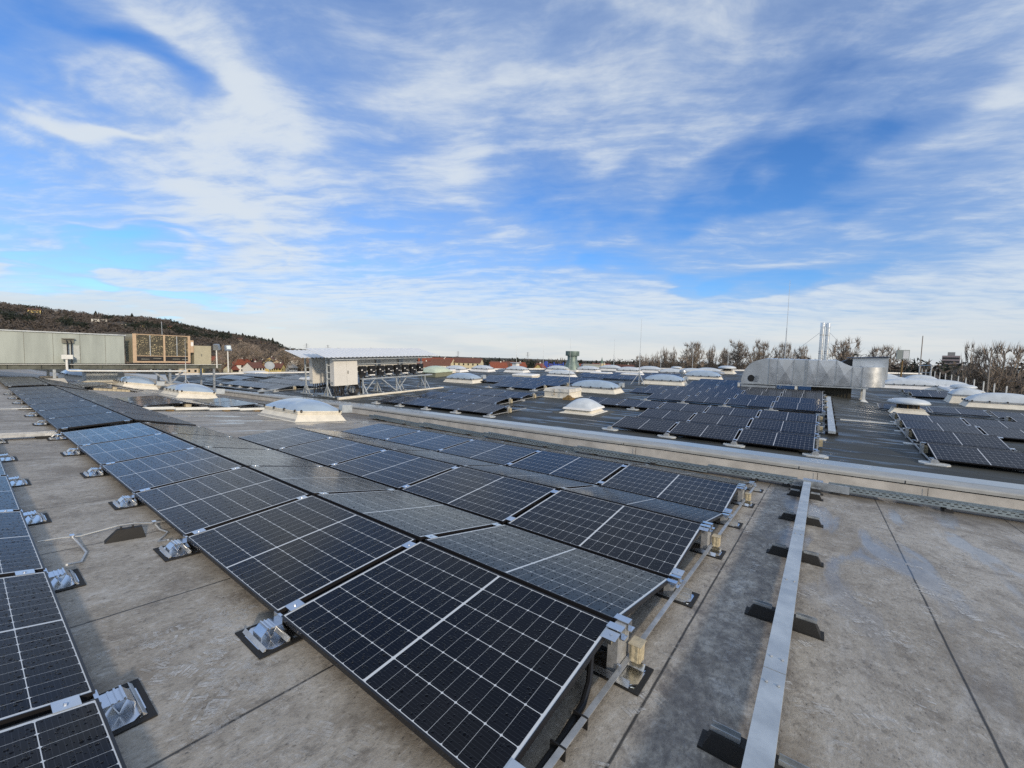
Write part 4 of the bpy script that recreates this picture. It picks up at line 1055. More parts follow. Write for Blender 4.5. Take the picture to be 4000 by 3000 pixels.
mb = MB(); mb.prism([(-2.44, .60), (-2.20, .58), (-2.14, .98), (-2.36, .97)], 'y', -.02, -.0135); part('foil_patch', mb, M_ALU, dc)
segs = [(-1.64, -1.23, .51, .515, 1.98, 1.98), (-1.23, -.45, .515, .53, 1.98, 1.98), (-.45, .13, .53, .52, 1.98, 1.955), (.13, .22, .52, .52, 1.955, 1.955), (.22, .68, .52, .535, 1.955, 1.96), (.68, 1.5, .535, .555, 1.96, 1.97), (1.5, 2.2, .555, .56, 1.97, 1.62), (2.2, 2.62, .56, .55, 1.62, 1.61)]
for i, (x0, x1, a, b_, c, d_) in enumerate(segs):
    part('duct_section', facet(x0 + .002, x1 - .002, a, b_, c, d_, 0, (.0, .020, .014, .0, .014, .022, .022, .010)[i]), M_DUCTDULL if i in (2, 3) else M_DUCT, dc)
mb = MB(); arc = [(2.62, 0.)] + [(2.62 + 1.02 * math.sin(k * math.pi / 24), 1.02 - 1.02 * math.cos(k * math.pi / 24)) for k in range(1, 13)] + [(3.64, DEP + 1.0), (2.62, DEP + 1.0)]
mb.prism(arc, 'z', .56, 1.63); part('corner_elbow', mb, M_DUCT, dc, True)
mb = MB()
for x, a, b_ in ((-1.64, .5, 1.99), (-1.23, .5, 1.99), (-.45, .515, 1.99), (.13, .505, 1.965), (.22, .505, 1.965), (.68, .52, 1.97), (1.5, .54, 1.98), (2.2, .545, 1.63), (2.62, .54, 1.64)): mb.box(x - .018, x + .018, -.022, DEP + .02, a, b_)
part('flange', mb, M_GALV, dc)
part('support_beam', [MB().bar((-3.3, y, .46), (2.9, y, .50), .09, .06) for y in (.05, 1.4)], M_GALVPALE, dc)
for x, z in ((-3.22, .43), (-.28, .44), (2.75, .45)):
    for y in (.06, 1.4):
        h = hf(x, 28 + y); mb = MB(); mb.box(x - .06, x + .06, y - .06, y + .06, h + .08, z); mb.frus(x, y, h - .03, h + .0795, .22, .22, .07, .07); part('leg', mb, M_PVC, dc)
mb = MB(); mb.box(-3.1, -1.3, .0, 1.3, .14, .38); part('transition_box', mb, M_DUCTDULL, dc)
M_DARKCLAD = mat('dark_ribbed_cladding', (.045, .040, .025), .6, vary=.4, vscale=8)
pl_ = thing('plant_plinth', 'dark ribbed plinth standing under the silver duct', 'plinth', FAR @ T((0, 28.7, 0)))
mb = MB(); mb.box(.42, 2.25, 0, 1.3, -.5, .44)
for k in range(12): mb.box(.44 + k * .15, .50 + k * .15, -.025, -.001, -.45, .42)
part('cladding', mb, M_DARKCLAD, pl_)
hd = thing('duct_hood', 'grey square hood with dark overhanging lid behind the duct end', 'hood', FAR @ T((0, 29.6, 0)))
mb = MB(); mb.box(2.25, 3.78, 0, 1.5, .9, 2.10); part('body', mb, M_DUCTDULL, hd)
mb = MB(); mb.hexa([(2.0, -.15, 2.05), (3.86, -.15, 2.13), (3.86, 1.7, 2.13), (2.0, 1.7, 2.05), (2.0, -.15, 2.09), (3.86, -.15, 2.17), (3.86, 1.7, 2.17), (2.0, 1.7, 2.09)]); part('lid', mb, M_BLACK, hd)
mb = MB(); mb.prism([(1.3, 1.55), (2.24, 1.0), (2.24, 2.0), (2.0, 1.98)], 'y', .2, 1.2); part('side_cowl', mb, M_BLACK, hd)
cm = None
for k, (x, nm) in enumerate(((.74, 'left of a pair behind the duct'), (1.01, 'right of a pair behind the duct'))):
    M = plumb('f', x, 30.3); lab = 'slim shiny steel chimney, ' + nm
    if cm is None:
        cm = thing('chimney', lab, 'chimney', M, 'twin steel chimneys')
        mb = MB(); mb.lathe([(.11, 0), (.11, 3.9)], 20); part('flue', mb, M_ALU, cm, True)
        mb = MB()
        for z in (1.2, 2.3, 2.42, 3.4): mb.lathe([(.118, z), (.118, z + .05)], 20)
        part('collar', mb, M_ALU_MATT, cm)
        mb = MB(); mb.lathe([(.125, 3.901), (.118, 4.15), (.10, 4.16), (.10, 4.0)], 20); part('outlet', mb, M_ALU, cm, True)
    else: dup(cm, M @ T((0, 0, -.02)), lab)
gy = thing('guy_wire', 'thin guy wires bracing the twin steel chimneys', 'wire', plumb('f', .87, 30.3))
part('wire_run', [MB().tube([(-.1, 0, 3.7), (-3.4, 1.5, .6)], .008, 4), MB().tube([(.2, 0, 3.6), (2.8, 2.0, .6)], .008, 4)], M_GALV, gy)
# flat channel and odds on the dark roof
c2 = thing('flat_channel', 'flat grey cable channel on the dark roof right of the big array', 'cable channel', FAR)
mb = MB()
for k in range(4):
    y0, y1 = 14.5 + k * 2.8, 14.5 + (k + 1) * 2.8 - .01; x0, x1 = 1.22 - .002 * k, 1.20
    mb.hexa([(1.12, y0, .10), (1.30, y0, .10), (1.30, y1, .10), (1.12, y1, .10), (1.12, y0, .17), (1.30, y0, .17), (1.30, y1, .17), (1.12, y1, .17)])
part('cover', mb, M_GALVPALE, c2)
mb = MB()
for k in range(9): mb.box(1.05, 1.37, 14.75 + k * 1.3, 14.95 + k * 1.3, -.01, .098)
part('rubber_block', mb, M_RUBBER, c2)
wl = thing('flat_rail', 'thin wet pale rail lying across the dark roof towards the right panels', 'rail', FAR)
mb = MB(); mb.box(1.5, 3.1, 18.05, 18.10, .04, .08); part('profile', mb, M_PVC, wl)
c3 = thing('roof_channel', 'pale cable channel left of the rack on the dark roof', 'cable channel', FAR)
mb = MB(); mb.bar((-26.3, 9.9, hf(-26, 10) + .12), (-28.4, 14.4, hf(-28, 14) + .10), .16, .08); part('cover', mb, M_GALVPALE, c3)
mb = MB()
for k in range(4): mb.cbox((-26.4 - k * .5, 10.1 + k * 1.07, hf(-27, 11) + .02), (.2, .25, .09))
part('rubber_block', mb, M_RUBBER, c3)

# white feet and end triangles on the bitumen roof
ff = None
def far_foot(x, y, label):
    global ff
    M = on('f', x, y)
    if ff is None:
        ff = thing('panel_foot', label, 'panel foot', M, 'pale feet under the far panels')
        mb = MB(); mb.prism(octo(.26, .14, .08), 'z', .0, .028); part('foot_plate', mb, M_PAD, ff)
        mb = MB(); mb.box(-.07, .07, -.06, .06, .0285, .085); mb.box(-.05, .05, -.02, .06, .0855, .11); part('bracket', mb, M_ALU_MATT, ff)
    else: dup(ff, M, label)
for x0, y, n, tx in [(.85, 11.49, 4, 'front row of the big right array'), (1.02, 19.51, 5, 'first blue row beyond the right array'), (-9.3, 11.2, 5, 'front row right of the inverter rack'), (-13.25, 20.2, 3, 'first blue row behind the hatch'), (.6, 29.5, 5, 'first row left of the duct'), (-26.8, 11.1, 6, 'front blue row left of the rack')]:
    for j in range(n): far_foot(x0 - j * PITCH, y - .07, f'pale foot, {ORD[j]} from the right under the {tx}')
far_foot(-5.5, 16.1, 'pale foot under the left half of the third row of the right array')
for j in range(2): far_foot(3.05 + j * PITCH, 12.22, f'pale foot, {ORD[j]} from the left under the front row at the right edge')
et = None
def end_stand(x, y, side, label):
    """triangular end: post, stone and base rail at a row end"""
    global et
    M = on('f', x, y)
    if et is None:
        et = thing('row_end_stand', label, 'end stand', M, 'row-end stands of the far panels')
        mb = MB(); mb.box(-.03, .03, WC - .06, WC + .10, .0, .27); part('post_plate', mb, M_ALU_MATT, et)
        mb = MB(); mb.box(-.013, .013, -.1, 2 * WC + .15, .035, .062); part('base_rail', mb, M_ALU_MATT, et)
        mb = MB(); mb.box(.035, .11, WC - .03, WC + .09, .03, .20); part('ballast_block', mb, M_BALLAST, et)
        mb = MB(); mb.box(-.03, .05, WC - .09, WC - .02, .2705, .30); mb.box(-.03, .05, -.03, .03, .10, .13); part('end_clamp', mb, M_ALU, et)
        mb = MB(); mb.prism(octo(.2, .12, .06), 'z', .0, .025); part('foot_plate', mb, M_PAD, et)
    else: dup(et, M, label)
for x, y, tx in [(.88, 11.49, 'front row of the right array'), (.88, 13.84, 'second row of the big right array'), (.88, 16.18, 'third row of the big right array'), (1.05, 19.51, 'first blue row beyond the array'), (1.05, 21.86, 'second blue row beyond the array'), (1.05, 24.2, 'third blue row beyond the array'),
                 (-9.27, 11.2, 'front row right of the rack'), (-10.97, 13.55, 'second row right of the rack'), (-11.17, 15.9, 'third row right of the rack'), (-13.2, 20.2, 'first blue row behind the hatch'), (-12.87, 22.55, 'second blue row behind the hatch'), (-26.77, 11.1, 'front blue row left of the rack'), (-26.37, 13.45, 'second blue row left of the rack')]:
    end_stand(x, y, 1, 'silver post and stone right of the ' + tx)
for x, y, tx in [(3.0, 12.29, 'front row at the right edge'), (3.0, 14.64, 'short row at the right edge'), (3.05, 16.98, 'third row at the right edge'), (3.2, 19.6, 'fourth row at the right edge'), (6.6, 21.6, 'corner block in front of the long dome'), (5.55, 35.5, 'far right block before the domes'), (5.45, 37.85, 'far right block, second row')]:
    end_stand(x, y, -1, 'dark triangular row end left of the ' + tx)
# ------------------------------------------------------------------ plant on the steel frame at left (world axes, x = -34)
ORD += ['thirteenth', 'fourteenth', 'fifteenth', 'sixteenth', 'seventeenth', 'eighteenth', 'nineteenth', 'twentieth']
M_PLANT = mat('pale_green_cladding', (.36, .40, .37), .5, .15, vary=.16, vscale=2.2, streak=True)
M_PLANTD = mat('dirty_trim', (.20, .20, .17), .7, vary=.4)
M_BEAM = mat('weathered_steel_beam', (.13, .14, .12), .65, .3, vary=.45, vscale=3)
PX = -34.0
pm = thing('plant_room', 'long pale green sheet-clad plant room at the left edge on a steel frame', 'plant room', T((PX, 0, 0)))
mb = MB(); mb.box(-3.2, 0, -9, 5.2, .73, 2.46)
part('cladding', mb, M_PLANT, pm)
mb = MB()
for k in range(13): mb.box(.0005, .008, -8.5 + k * 1.07, -8.485 + k * 1.07, .75, 2.44)
part('cladding_joint', mb, M_PLANTD, pm)
mb = MB(); mb.box(-3.3, .08, -9.1, 5.28, 2.4605, 2.52); part('roof_edge', mb, M_GALVPALE, pm)
mb = MB(); mb.box(.001, .12, 2.55, 3.02, 1.90, 2.18); mb.box(.1205, .24, 2.58, 3.05, 2.12, 2.18); part('outlet', mb, M_PLANTD, pm)
part('pipe', [MB().tube([(.18, y, 2.05), (.22, y + .02, 1.95), (.22, y + .02, .5)], .028, 8) for y in (2.72, 2.88)], M_BLACK, pm)
mb = MB(); mb.box(.009, .018, 2.6, 3.25, .95, 1.78); part('patch_panel', mb, mat('pale_patch', (.47, .50, .48), .5, vary=.1), pm)
sf = thing('steel_frame', 'weathered steel beam frame on struts carrying the plant room and cooler', 'steel frame', T((PX, 0, 0)))
mb = MB()
mb.box(.02, .22, -11, 10.35, .41, .43); mb.box(.02, .22, -11, 10.35, .66, .68); mb.box(.11, .13, -11, 10.35, .4305, .6595)
for k in range(18): mb.box(.1305, .215, -10.5 + k * 1.22, -10.485 + k * 1.22, .431, .659)
mb.box(-2.6, -2.4, -11, 10.35, .41, .68)
part('beam', mb, M_BEAM, sf)
mb = MB(); mb.box(.23, .25, -11, 10.35, .675, .70); part('edge_trim', mb, M_PVC, sf)
for y, v in ((7.4, True), (2.2, False), (-3.5, False), (9.9, False)):
    z0 = (NEAR @ Vector((PX, y, hn(PX, y)))).z
    zf = -.57 if v else z0 + .2
    bars = [((.12, y, zf), (.12, y, .41), .12), ((-2.5, y, zf), (-2.5, y, .41), .12)]
    if v: bars += [((.12, y - 1.0, .36), (.13, y - .02, zf + .02), .09), ((.12, y + .85, .36), (.13, y + .02, zf + .02), .09), ((-1.2, y, .36), (.1, y + .01, zf + .03), .09)]
    part('strut', [MB().bar(a, b_, w_, w_) for a, b_, w_ in bars], M_GALV, sf)
    part('footing', [MB().frus(.12, y, z0 - .3, zf, .5, .6, .3, .35), MB().frus(-2.5, y, z0 - .3, zf, .4, .5, .3, .35)], M_CURBGREY, sf)
M_TAN = mat('tan_painted_metal', (.52, .38, .25), .5, vary=.08)
M_KHAKI = mat('khaki_painted_metal', (.42, .39, .28), .55, vary=.08)
def coil():
    m = mat('flaked_condenser_coil', (.055, .05, .035), .7)
    t = NT(m.node_tree); b = t.n['Principled BSDF']; oc = t.node('ShaderNodeTexCoord').outputs['Object']
    w_ = t.vm('ADD', oc, t.vm('SCALE', t.vm('SUBTRACT', t.noise(oc, 9.0, 3, .6, 0, 1), (.5, .5, .5)), None, .15))
    f_ = t.m('MULTIPLY', t.mr(t.vor(w_, 17.0), .36, .26), t.mr(t.noise(oc, 2.6, 3, .6), .38, .56))
    t.l.new(t.mix(f_, (.055, .05, .035), (.62, .52, .30)), b.inputs['Base Color'])
    return m
M_COIL = coil()
ac = thing('air_cooler', 'tan framed air cooler with flaking dark condenser coils', 'air cooler', T((PX, 0, 0)))
mb = MB(); mb.box(-2.0, -.06, 5.62, 8.5, .80, 2.60); part('body', mb, M_KHAKI, ac)
mb = MB()
for y0, y1 in ((5.60, 5.78), (7.12, 7.22), (8.44, 8.58)): mb.box(-.055, 0, y0, y1, .80, 2.63)
mb.box(-.0545, -.001, 5.781, 7.119, 2.575, 2.62); mb.box(-.0545, -.001, 7.221, 8.439, 2.575, 2.62); mb.box(-.0545, -.001, 5.781, 7.119, .80, .90); mb.box(-.0545, -.001, 7.221, 8.439, .80, .90); mb.box(-.0545, -.001, 5.781, 7.119, 1.21, 1.25); mb.box(-.0545, -.001, 7.221, 8.439, 1.21, 1.25)
part('frame', mb, M_TAN, ac)
for y0, y1 in ((5.785, 6.43), (6.47, 7.115), (7.225, 7.82), (7.86, 8.435)):
    mb = MB(); mb.box(-.059, -.02, y0, y1, 1.255, 2.57); part('coil', mb, M_COIL, ac)
mb = MB()
for y in (6.45, 7.84): mb.box(-.058, -.005, y - .018, y + .018, 1.255, 2.57)
part('mullion', mb, M_GALVPALE, ac)
mb = MB(); mb.box(-.0595, -.03, 5.785, 8.435, .905, 1.205)
part('lower_gap', mb, M_BLACK, ac)
mb = MB()
for y, z in ((6.0, 1.0), (6.6, 1.05), (7.6, 1.02), (8.1, 1.0)): mb.box(-.028, -.01, y, y + .4, z, z + .05)
part('fan_bar', mb, M_PLANTD, ac)
mb = MB(); mb.box(-.5, .04, 8.581, 8.76, 1.50, 2.34); part('control_box', mb, M_TAN, ac)
mb = MB(); mb.box(.0405, .048, 8.60, 8.74, 1.95, 2.22); part('label_plate', mb, M_WHITE, ac)
kc = thing('tan_cabinet', 'plain khaki cabinet standing right of the air cooler', 'cabinet', T((PX, 0, 0)))
mb = MB(); mb.box(-.9, -.05, 8.80, 9.80, .69, 1.99); part('body', mb, M_KHAKI, kc)
mb = MB(); mb.box(-.0495, -.04, 9.2, 9.26, 1.25, 1.42); part('handle', mb, M_PLANTD, kc)
ar = thing('cooler_rod', 'short thin rod standing on top of the air cooler', 'rod', T((PX, 0, 0)))
mb = MB(); mb.tube([(-.4, 7.17, 2.60), (-.4, 7.15, 3.5)], .018, 6); part('pole', mb, M_GALV, ar)
pp = thing('white_pipe', 'thick white pipe dropping from a box and running under the steel beam', 'pipe', T((PX, 0, 0)))
mb = MB(); mb.tube([(.5, 2.66, 1.05), (.5, 2.66, .42), (.5, 2.70, .36), (.5, 2.80, .33), (.5, 8.2, .25)], .055, 10); part('pipe_run', mb, M_PVC, pp, True)
mb = MB(); mb.box(.38, .62, 2.45, 2.9, 1.0, 1.24); part('junction_box', mb, M_PVC, pp)
fl0 = None
for y, z0, z1, nm, yaw in ((10.05, .45, 1.78, 'turned away beside the khaki cabinet', 2.2), (10.75, .15, 1.72, 'facing us at the right end of the steel beam', .1)):
    M = T((PX + .25, y, 0)); lab = 'floodlight on a pale pole, ' + nm
    fl = thing('floodlight', lab, 'floodlight', M, 'floodlights beside the cabinet')
    mb = MB(); mb.tube([(0, 0, z0), (0, -.02, z1)], .04, 8); part('pole', mb, M_PVC, fl)
    hb = Rz(yaw)
    mb = MB(); mb.frus(0, 0, -.2, .2, .12, .2, .09, .17); o = part('lamp_housing', mb, M_GALV, fl); o.matrix_basis = T((0, 0, z1 + .16)) @ hb @ Matrix.Rotation(-.25, 4, 'Y')
    mb = MB(); mb.box(.125, .132, -.13, .13, -.1, .15); part('lens', mb, mat('lamp_glass', (.75, .85, .85), .1), o)
mbx = thing('metal_box', 'galvanised metal box on a pale curb under the steel beam', 'roof box', T((-36, 0, 0)))
mb = MB(); mb.box(-1.4, 0, 3.75, 5.2, -.42, .10); part('body', mb, M_GALVPALE, mbx)
mb = MB(); mb.box(-1.45, .05, 3.7, 5.25, .1005, .14); part('lid', mb, M_PLANTD, mbx)
mb = MB(); mb.frus(-.7, 4.48, -1.3, -.4205, 1.3, 1.3, .85, .9); part('curb', mb, M_CREAM, mbx)
ds = thing('satellite_dish', 'grey satellite dish lying low on the far roof edge', 'satellite dish', T((PX - 13, 19.2, -.15)) @ Matrix.Scale(.45, 4))
mb = MB(); mb.lathe([(.03, 0), (.5, .06), (.85, .2), (1.05, .36), (1.03, .37), (.8, .22), (.02, .02)], 28); o = part('reflector', mb, mat('dish_grey', (.33, .36, .38), .6), ds, True)
o.matrix_basis = T((0, 0, .6)) @ Matrix.Rotation(R(62), 4, 'Y') @ Matrix.Rotation(R(15), 4, 'X')
mb = MB(); mb.tube([(-.1, 0, -1.2), (-.1, 0, .55)], .06, 8); part('mast', mb, M_GALV, ds)
er = thing('edge_railing', 'line of pale posts with sagging chain along the right roof edge', 'railing', FAR)
mb2 = MB(); prev = None
for k in range(13):
    y = 38.6 + k * 2.35; z = hf(10.3, y)
    mb = MB(); mb.box(10.27, 10.33, y - .03, y + .03, z - .05, z + .80); mb.frus(10.3, y, z - .04, z + .06, .14, .14, .08, .08); part('post', mb, M_PVC, er)
    if prev:
        for zz in (.76,): mb2.tube([(10.3, prev[0], prev[1] + zz), (10.3, (prev[0] + y) / 2, (prev[1] + z) / 2 + zz - .12), (10.3, y, z + zz)], .012, 4)
    prev = (y, z)
part('chain', mb2, M_RUST, er)
tf = thing('tube_frame', 'low galvanised tube frame near the far right roof edge', 'frame', plumb('f', 9.0, 56))
mb = MB(); mb.tube([(0, -3, -.2), (0, -3, 1.5), (0, 3, 1.45), (0, 3, -.2)], .05, 6); mb.tube([(0, -3, .8), (0, 3, .75)], .03, 6); part('tube', mb, M_GALV, tf)
sg = thing('box_sign', 'small pale square sign box on a brown post right of the hood', 'sign', plumb('f', 6.4, 48))
mb = MB(); mb.tube([(0, 0, 0), (0, 0, 2.6)], .06, 6); part('post', mb, M_RUST, sg)
mb = MB(); mb.box(-.4, .4, -.25, .25, 2.2, 3.0); part('box', mb, mat('sign_grey', (.30, .33, .30), .6), sg)
mb = MB(); mb.box(.0, .36, -.262, -.2505, 2.26, 2.94); part('front_plate', mb, M_WHITE, sg)
lp = None
for x, y, h, nm in ((10.0, 66, 5.6, 'left of two before the dark wood'), (12.4, 52, 4.0, 'right of two before the dark wood')):
    l_ = thing('lamp_pole', 'slim plain pole, ' + nm, 'pole', plumb('f', x, y, 0, -1), 'slim poles before the wood')
    mb = MB(); mb.tube([(0, 0, -6), (0, 0, h)], .07, 6, .04); part('pole', mb, mat('grey_brown_pole', (.25, .22, .19), .7) if lp is None else lp, l_)
    lp = l_.children[0].data.materials[0]

# ------------------------------------------------------------------ ground, hill
mb = MB(); mb.box(-4000, 4000, -4000, 4000, GROUND - 1, GROUND)
struct('ground', mb, mat('winter_ground', (.075, .072, .05), .9, vary=.5, vscale=.01))
CREST = [(200, 3.7), (177.44, 3.61), (175.7, 3.52), (174.49, 3.42), (171.8, 3.17), (170.23, 3.16), (168.04, 3.23), (166.22, 3.11), (164.29, 2.58), (162.26, 2.21), (160.27, 1.92), (158.28, 1.67), (156.42, 1.34), (155.6, .74), (154.24, .45), (152.07, .27), (149.82, .15), (148.2, -.03), (140, -.4)]
CX, CY, CZ = .888, -1.171, 1.784
def cel(az):
    if az > 200: return 3.7
    for (a0, e0), (a1, e1) in zip(CREST, CREST[1:]):
        if a1 <= az <= a0: return e0 + (e1 - e0) * (a0 - az) / (a0 - a1)
    return -.6
def hill(az, r):
    zc = 950 * math.tan(R(cel(az) - .62)) + CZ
    t = min(1, max(0, (r - 420) / 530)); s = t * t * (3 - 2 * t)
    z = GROUND - .5 + (zc - GROUND) * s
    if r > 950: z -= (r - 950) * .06
    return z + 2.5 * s * (1 - .7 * t) * noise.noise((az * .5, r * .012, 0))
def pol(az, r, z=0): return Vector((CX + r * math.cos(R(az)), CY + r * math.sin(R(az)), z))
mb = MB(); AZ = [140 + i * .6 for i in range(101)]; RR = [400 + j * 25 for j in range(36)]
for a in AZ:
    for r in RR: mb.v.append(tuple(pol(a, r, hill(a, r))))
n = len(RR)
for i in range(len(AZ) - 1):
    for j in range(n - 1): q = i * n + j; mb.f.append((q, q + 1, q + n + 1, q + n))
M_HILL = mat('winter_hillside', (.075, .066, .054), .95, vary=.55, vscale=.02)
struct('hill', mb, M_HILL, smooth='all')

M_TWIG = mat('brown_bare_twigs', (.095, .081, .071), .95, vary=.35, vscale=.3)
M_TWIG2 = mat('grey_brown_twigs', (.30, .25, .205), .95, vary=.3, vscale=.4)
M_BARK = mat('pale_grey_bark', (.22, .19, .15), .9, vary=.3, vscale=2)
M_PINE = mat('dark_evergreen', (.018, .026, .017), .95, vary=.5, vscale=.5)
rt_ = random.Random(5)
def tuft(mb, c, w, h, n, s):
    for _ in range(n):
        while True:
            u = Vector((rt_.uniform(-1, 1), rt_.uniform(-1, 1), rt_.uniform(-1, 1)))
            if u.length < 1: break
        p = Vector((c[0] + u.x * w, c[1] + u.y * w, c[2] + h * (.5 + .5 * u.z)))
        d1 = Vector((rt_.gauss(0, 1), rt_.gauss(0, 1), rt_.gauss(.4, 1))).normalized() * s * rt_.uniform(.5, 1.3)
        d2 = d1.cross(Vector((rt_.gauss(0, 1), rt_.gauss(0, 1), rt_.gauss(0, 1)))).normalized() * s * rt_.uniform(.18, .45)
        mb.add([p - d1 * .5 - d2 * .5, p - d1 * .5 + d2 * .5, p + d1 * .6], [(0, 1, 2)])
b1, b2 = MB(), MB()
for _ in range(5200):
    az = rt_.uniform(147.5, 184); r = 950 - 480 * rt_.random() ** 1.5
    z = hill(az, r)
    k = noise.noise((az * .35, r * .01, 3)); sz = rt_.uniform(.7, 1.2)
    if noise.noise((az * .28 + 9, r * .014, 7)) > .33: continue      # vineyards and meadows stay open
    ever = k > .22 or (az < 166 and r > 820 and rt_.random() < .75)
    p = pol(az, r)
    tuft(b2 if ever else b1, (p.x, p.y, z - 1), 5.2 * sz, 9.0 * sz, 20, 4.0)
struct('hill_bare_woods', b1, M_TWIG, kind='stuff'); struct('hill_evergreen_woods', b2, M_PINE, kind='stuff')
b1, b2 = MB(), MB()
def belt(az0, az1, r0, r1, h0, h1, cnt, ever, mb_b, mb_e, s=2.4, w=3.4):
    for _ in range(cnt):
        az, r = rt_.uniform(az0, az1), rt_.uniform(r0, r1); p = pol(az, r, GROUND - .5)
        h = rt_.uniform(h0, h1) * (1 + .12 * noise.noise((az * .8, r * .02, 1)))
        tuft(mb_e if rt_.random() < ever else mb_b, p, w, h, 30, s)
belt(70, 93, 150, 215, 14.0, 17.2, 900, .35, b1, b2, 2.0)
belt(88, 114, 300, 380, 12.8, 16.0, 620, .45, b1, b2)
belt(111, 152, 400, 560, 9.5, 13.6, 1100, .5, b1, b2, 3.0, 4)
belt(140, 170, 300, 420, 6.0, 9.5, 420, .12, b1, b2, 2.6)
struct('bare_woodland', b1, M_TWIG, kind='stuff'); struct('evergreen_woodland', b2, M_PINE, kind='stuff')

# ------------------------------------------------------------------ trees
def bare_proto(seed, base, wide, up):
    """unit tree (height 1, crown width 1): limbs fan out to a rounded crown shell, twigs fill its outer part"""
    rr = random.Random(seed); tk, cn = MB(), MB()
    fork = Vector((rr.uniform(-.03, .03), rr.uniform(-.03, .03), base))
    tk.tube([(0, 0, 0), fork * .5 + Vector((.01, 0, 0)), fork], .034, 7, .024, False)
    zc, hz_ = base + (1 - base) * .50, (1 - base) * .50
    def shell(k):
        a = rr.uniform(0, 6.283); e = rr.uniform(-.45, 1.45); w = .5 * wide * (.82 + .18 * math.sin(3 * a + seed)) * k
        return Vector((w * math.cos(a) * math.cos(e), w * math.sin(a) * math.cos(e), zc + hz_ * math.sin(e) * k))
    def curve(a, b_, sag, n=4):
        m_ = (a + b_) / 2 + Vector((0, 0, -sag)) + Vector((rr.gauss(0, .012), rr.gauss(0, .012), 0))
        return [(a * (1 - t_) + m_ * t_) * (1 - t_) + (m_ * (1 - t_) + b_ * t_) * t_ for t_ in [i / n for i in range(n + 1)]]
    lead = curve(fork, Vector((fork.x, fork.y, .94)), 0)
    tk.tube(lead, .018, 5, .004, False)
    for i in range(16):
        st = lead[0].lerp(lead[3], rr.random() ** 1.6 * .8)
        tip = shell(rr.uniform(.80, 1.0)); c1 = curve(st, tip, -.03 * up + .02)
        tk.tube(c1, .011, 4, .003, False)
        for q in range(9):
            p = c1[1 + q % 4].lerp(c1[min(4, 2 + q % 4)], rr.random())
            t2 = p.lerp(shell(1.0), rr.uniform(.25, .55)) + Vector((0, 0, .03 * up))
            c2_ = curve(p, t2, -.01, 2); cn.tube(c2_, .0042, 3, .0018, False)
            for z in range(13):
                o = c2_[0].lerp(c2_[2], rr.uniform(.15, 1)); out = (o - Vector((0, 0, zc - .15))).normalized()
                d_ = (out + Vector((rr.gauss(0, .5), rr.gauss(0, .5), rr.gauss(.15 + .3 * up, .4)))).normalized() * rr.uniform(.05, .12)
                w = d_.cross(Vector((rr.gauss(0, 1), rr.gauss(0, 1), rr.gauss(0, 1)))).normalized() * .0046
                cn.add([o - w, o + w, o + d_], [(0, 1, 2)])
    return mesh('trunk', tk, M_BARK), mesh('crown', cn, M_TWIG2)
BARE = [bare_proto(s, b_, w, u) for s, b_, w, u in ((1, .22, 1.05, .5), (2, .26, 1.0, .8), (3, .24, 1.1, .4), (4, .16, 1.0, 2.2), (5, .18, 1.0, 2.0))]
def tree(M, meshes, name, label, cat, group):
    r = thing(name, label, cat, M, group)
    part('trunk', meshes[0], None, r); part('crown', meshes[1], None, r)
    return r
def far_(x, y, h, w, s):
    return CX + (x - CX) * s, CY + (y - CY) * s, CZ + (h - 9 - CZ) * s - GROUND, w * s
BR = [(-56.8, 158.7, 12.7, 4.5, 0), (-56.2, 164.3, 12.9, 2.5, 3), (-50.8, 155.5, 13.0, 2.1, 3), (-47.6, 151.3, 13.6, 2.8, 3), (-42.5, 142.4, 15.1, 3.2, 4), (-40.0, 143.2, 15.0, 3.2, 3), (-31.6, 135.0, 16.8, 9.0, 0), (-28.4, 145.9, 16.0, 3.6, 4), (-24.7, 146.6, 15.4, 4.4, 1), (-20.1, 137.2, 17.4, 7.2, 1), (-14.2, 138.0, 17.2, 8.0, 2), (-8.4, 138.5, 16.8, 5.8, 0), (-4.3, 143.7, 16.1, 5.0, 1), (4.8, 128.8, 17.1, 10., 2), (11.7, 128.4, 15.6, 8.0, 0), (14.2, 118.1, 13.6, 1.8, 3)]
for i, (x, y, h, w, k) in enumerate(BR):
    x, y, h, w = far_(x, y, h, w * 1.35, 1.5)
    tree(T((x, y, GROUND)) @ Rz(i * 1.3) @ Matrix.Diagonal((w, w, h, 1)), BARE[k], 'bare_tree', f'leafless tree, {ORD[i]} from the left in the row beyond the far roof', 'tree', 'leafless trees beyond the far roof')
for i, (x, y, h, w, k, lab) in enumerate([(15.2, 72.5, 13.6, 3.9, 2, 'leafless tree with pale leaning trunk before the dark wood at right'), (17.4, 72.0, 13.8, 5.2, 0, 'broad leafless tree at the right edge before the dark wood')]):
    x, y, h, w = far_(x, y, h, w * 1.35, 1.5)
    tree(T((x, y, GROUND)) @ Rz(i * 2.1 + .5) @ Matrix.Diagonal((w, w, h, 1)), BARE[k], 'bare_tree', lab, 'tree', None)
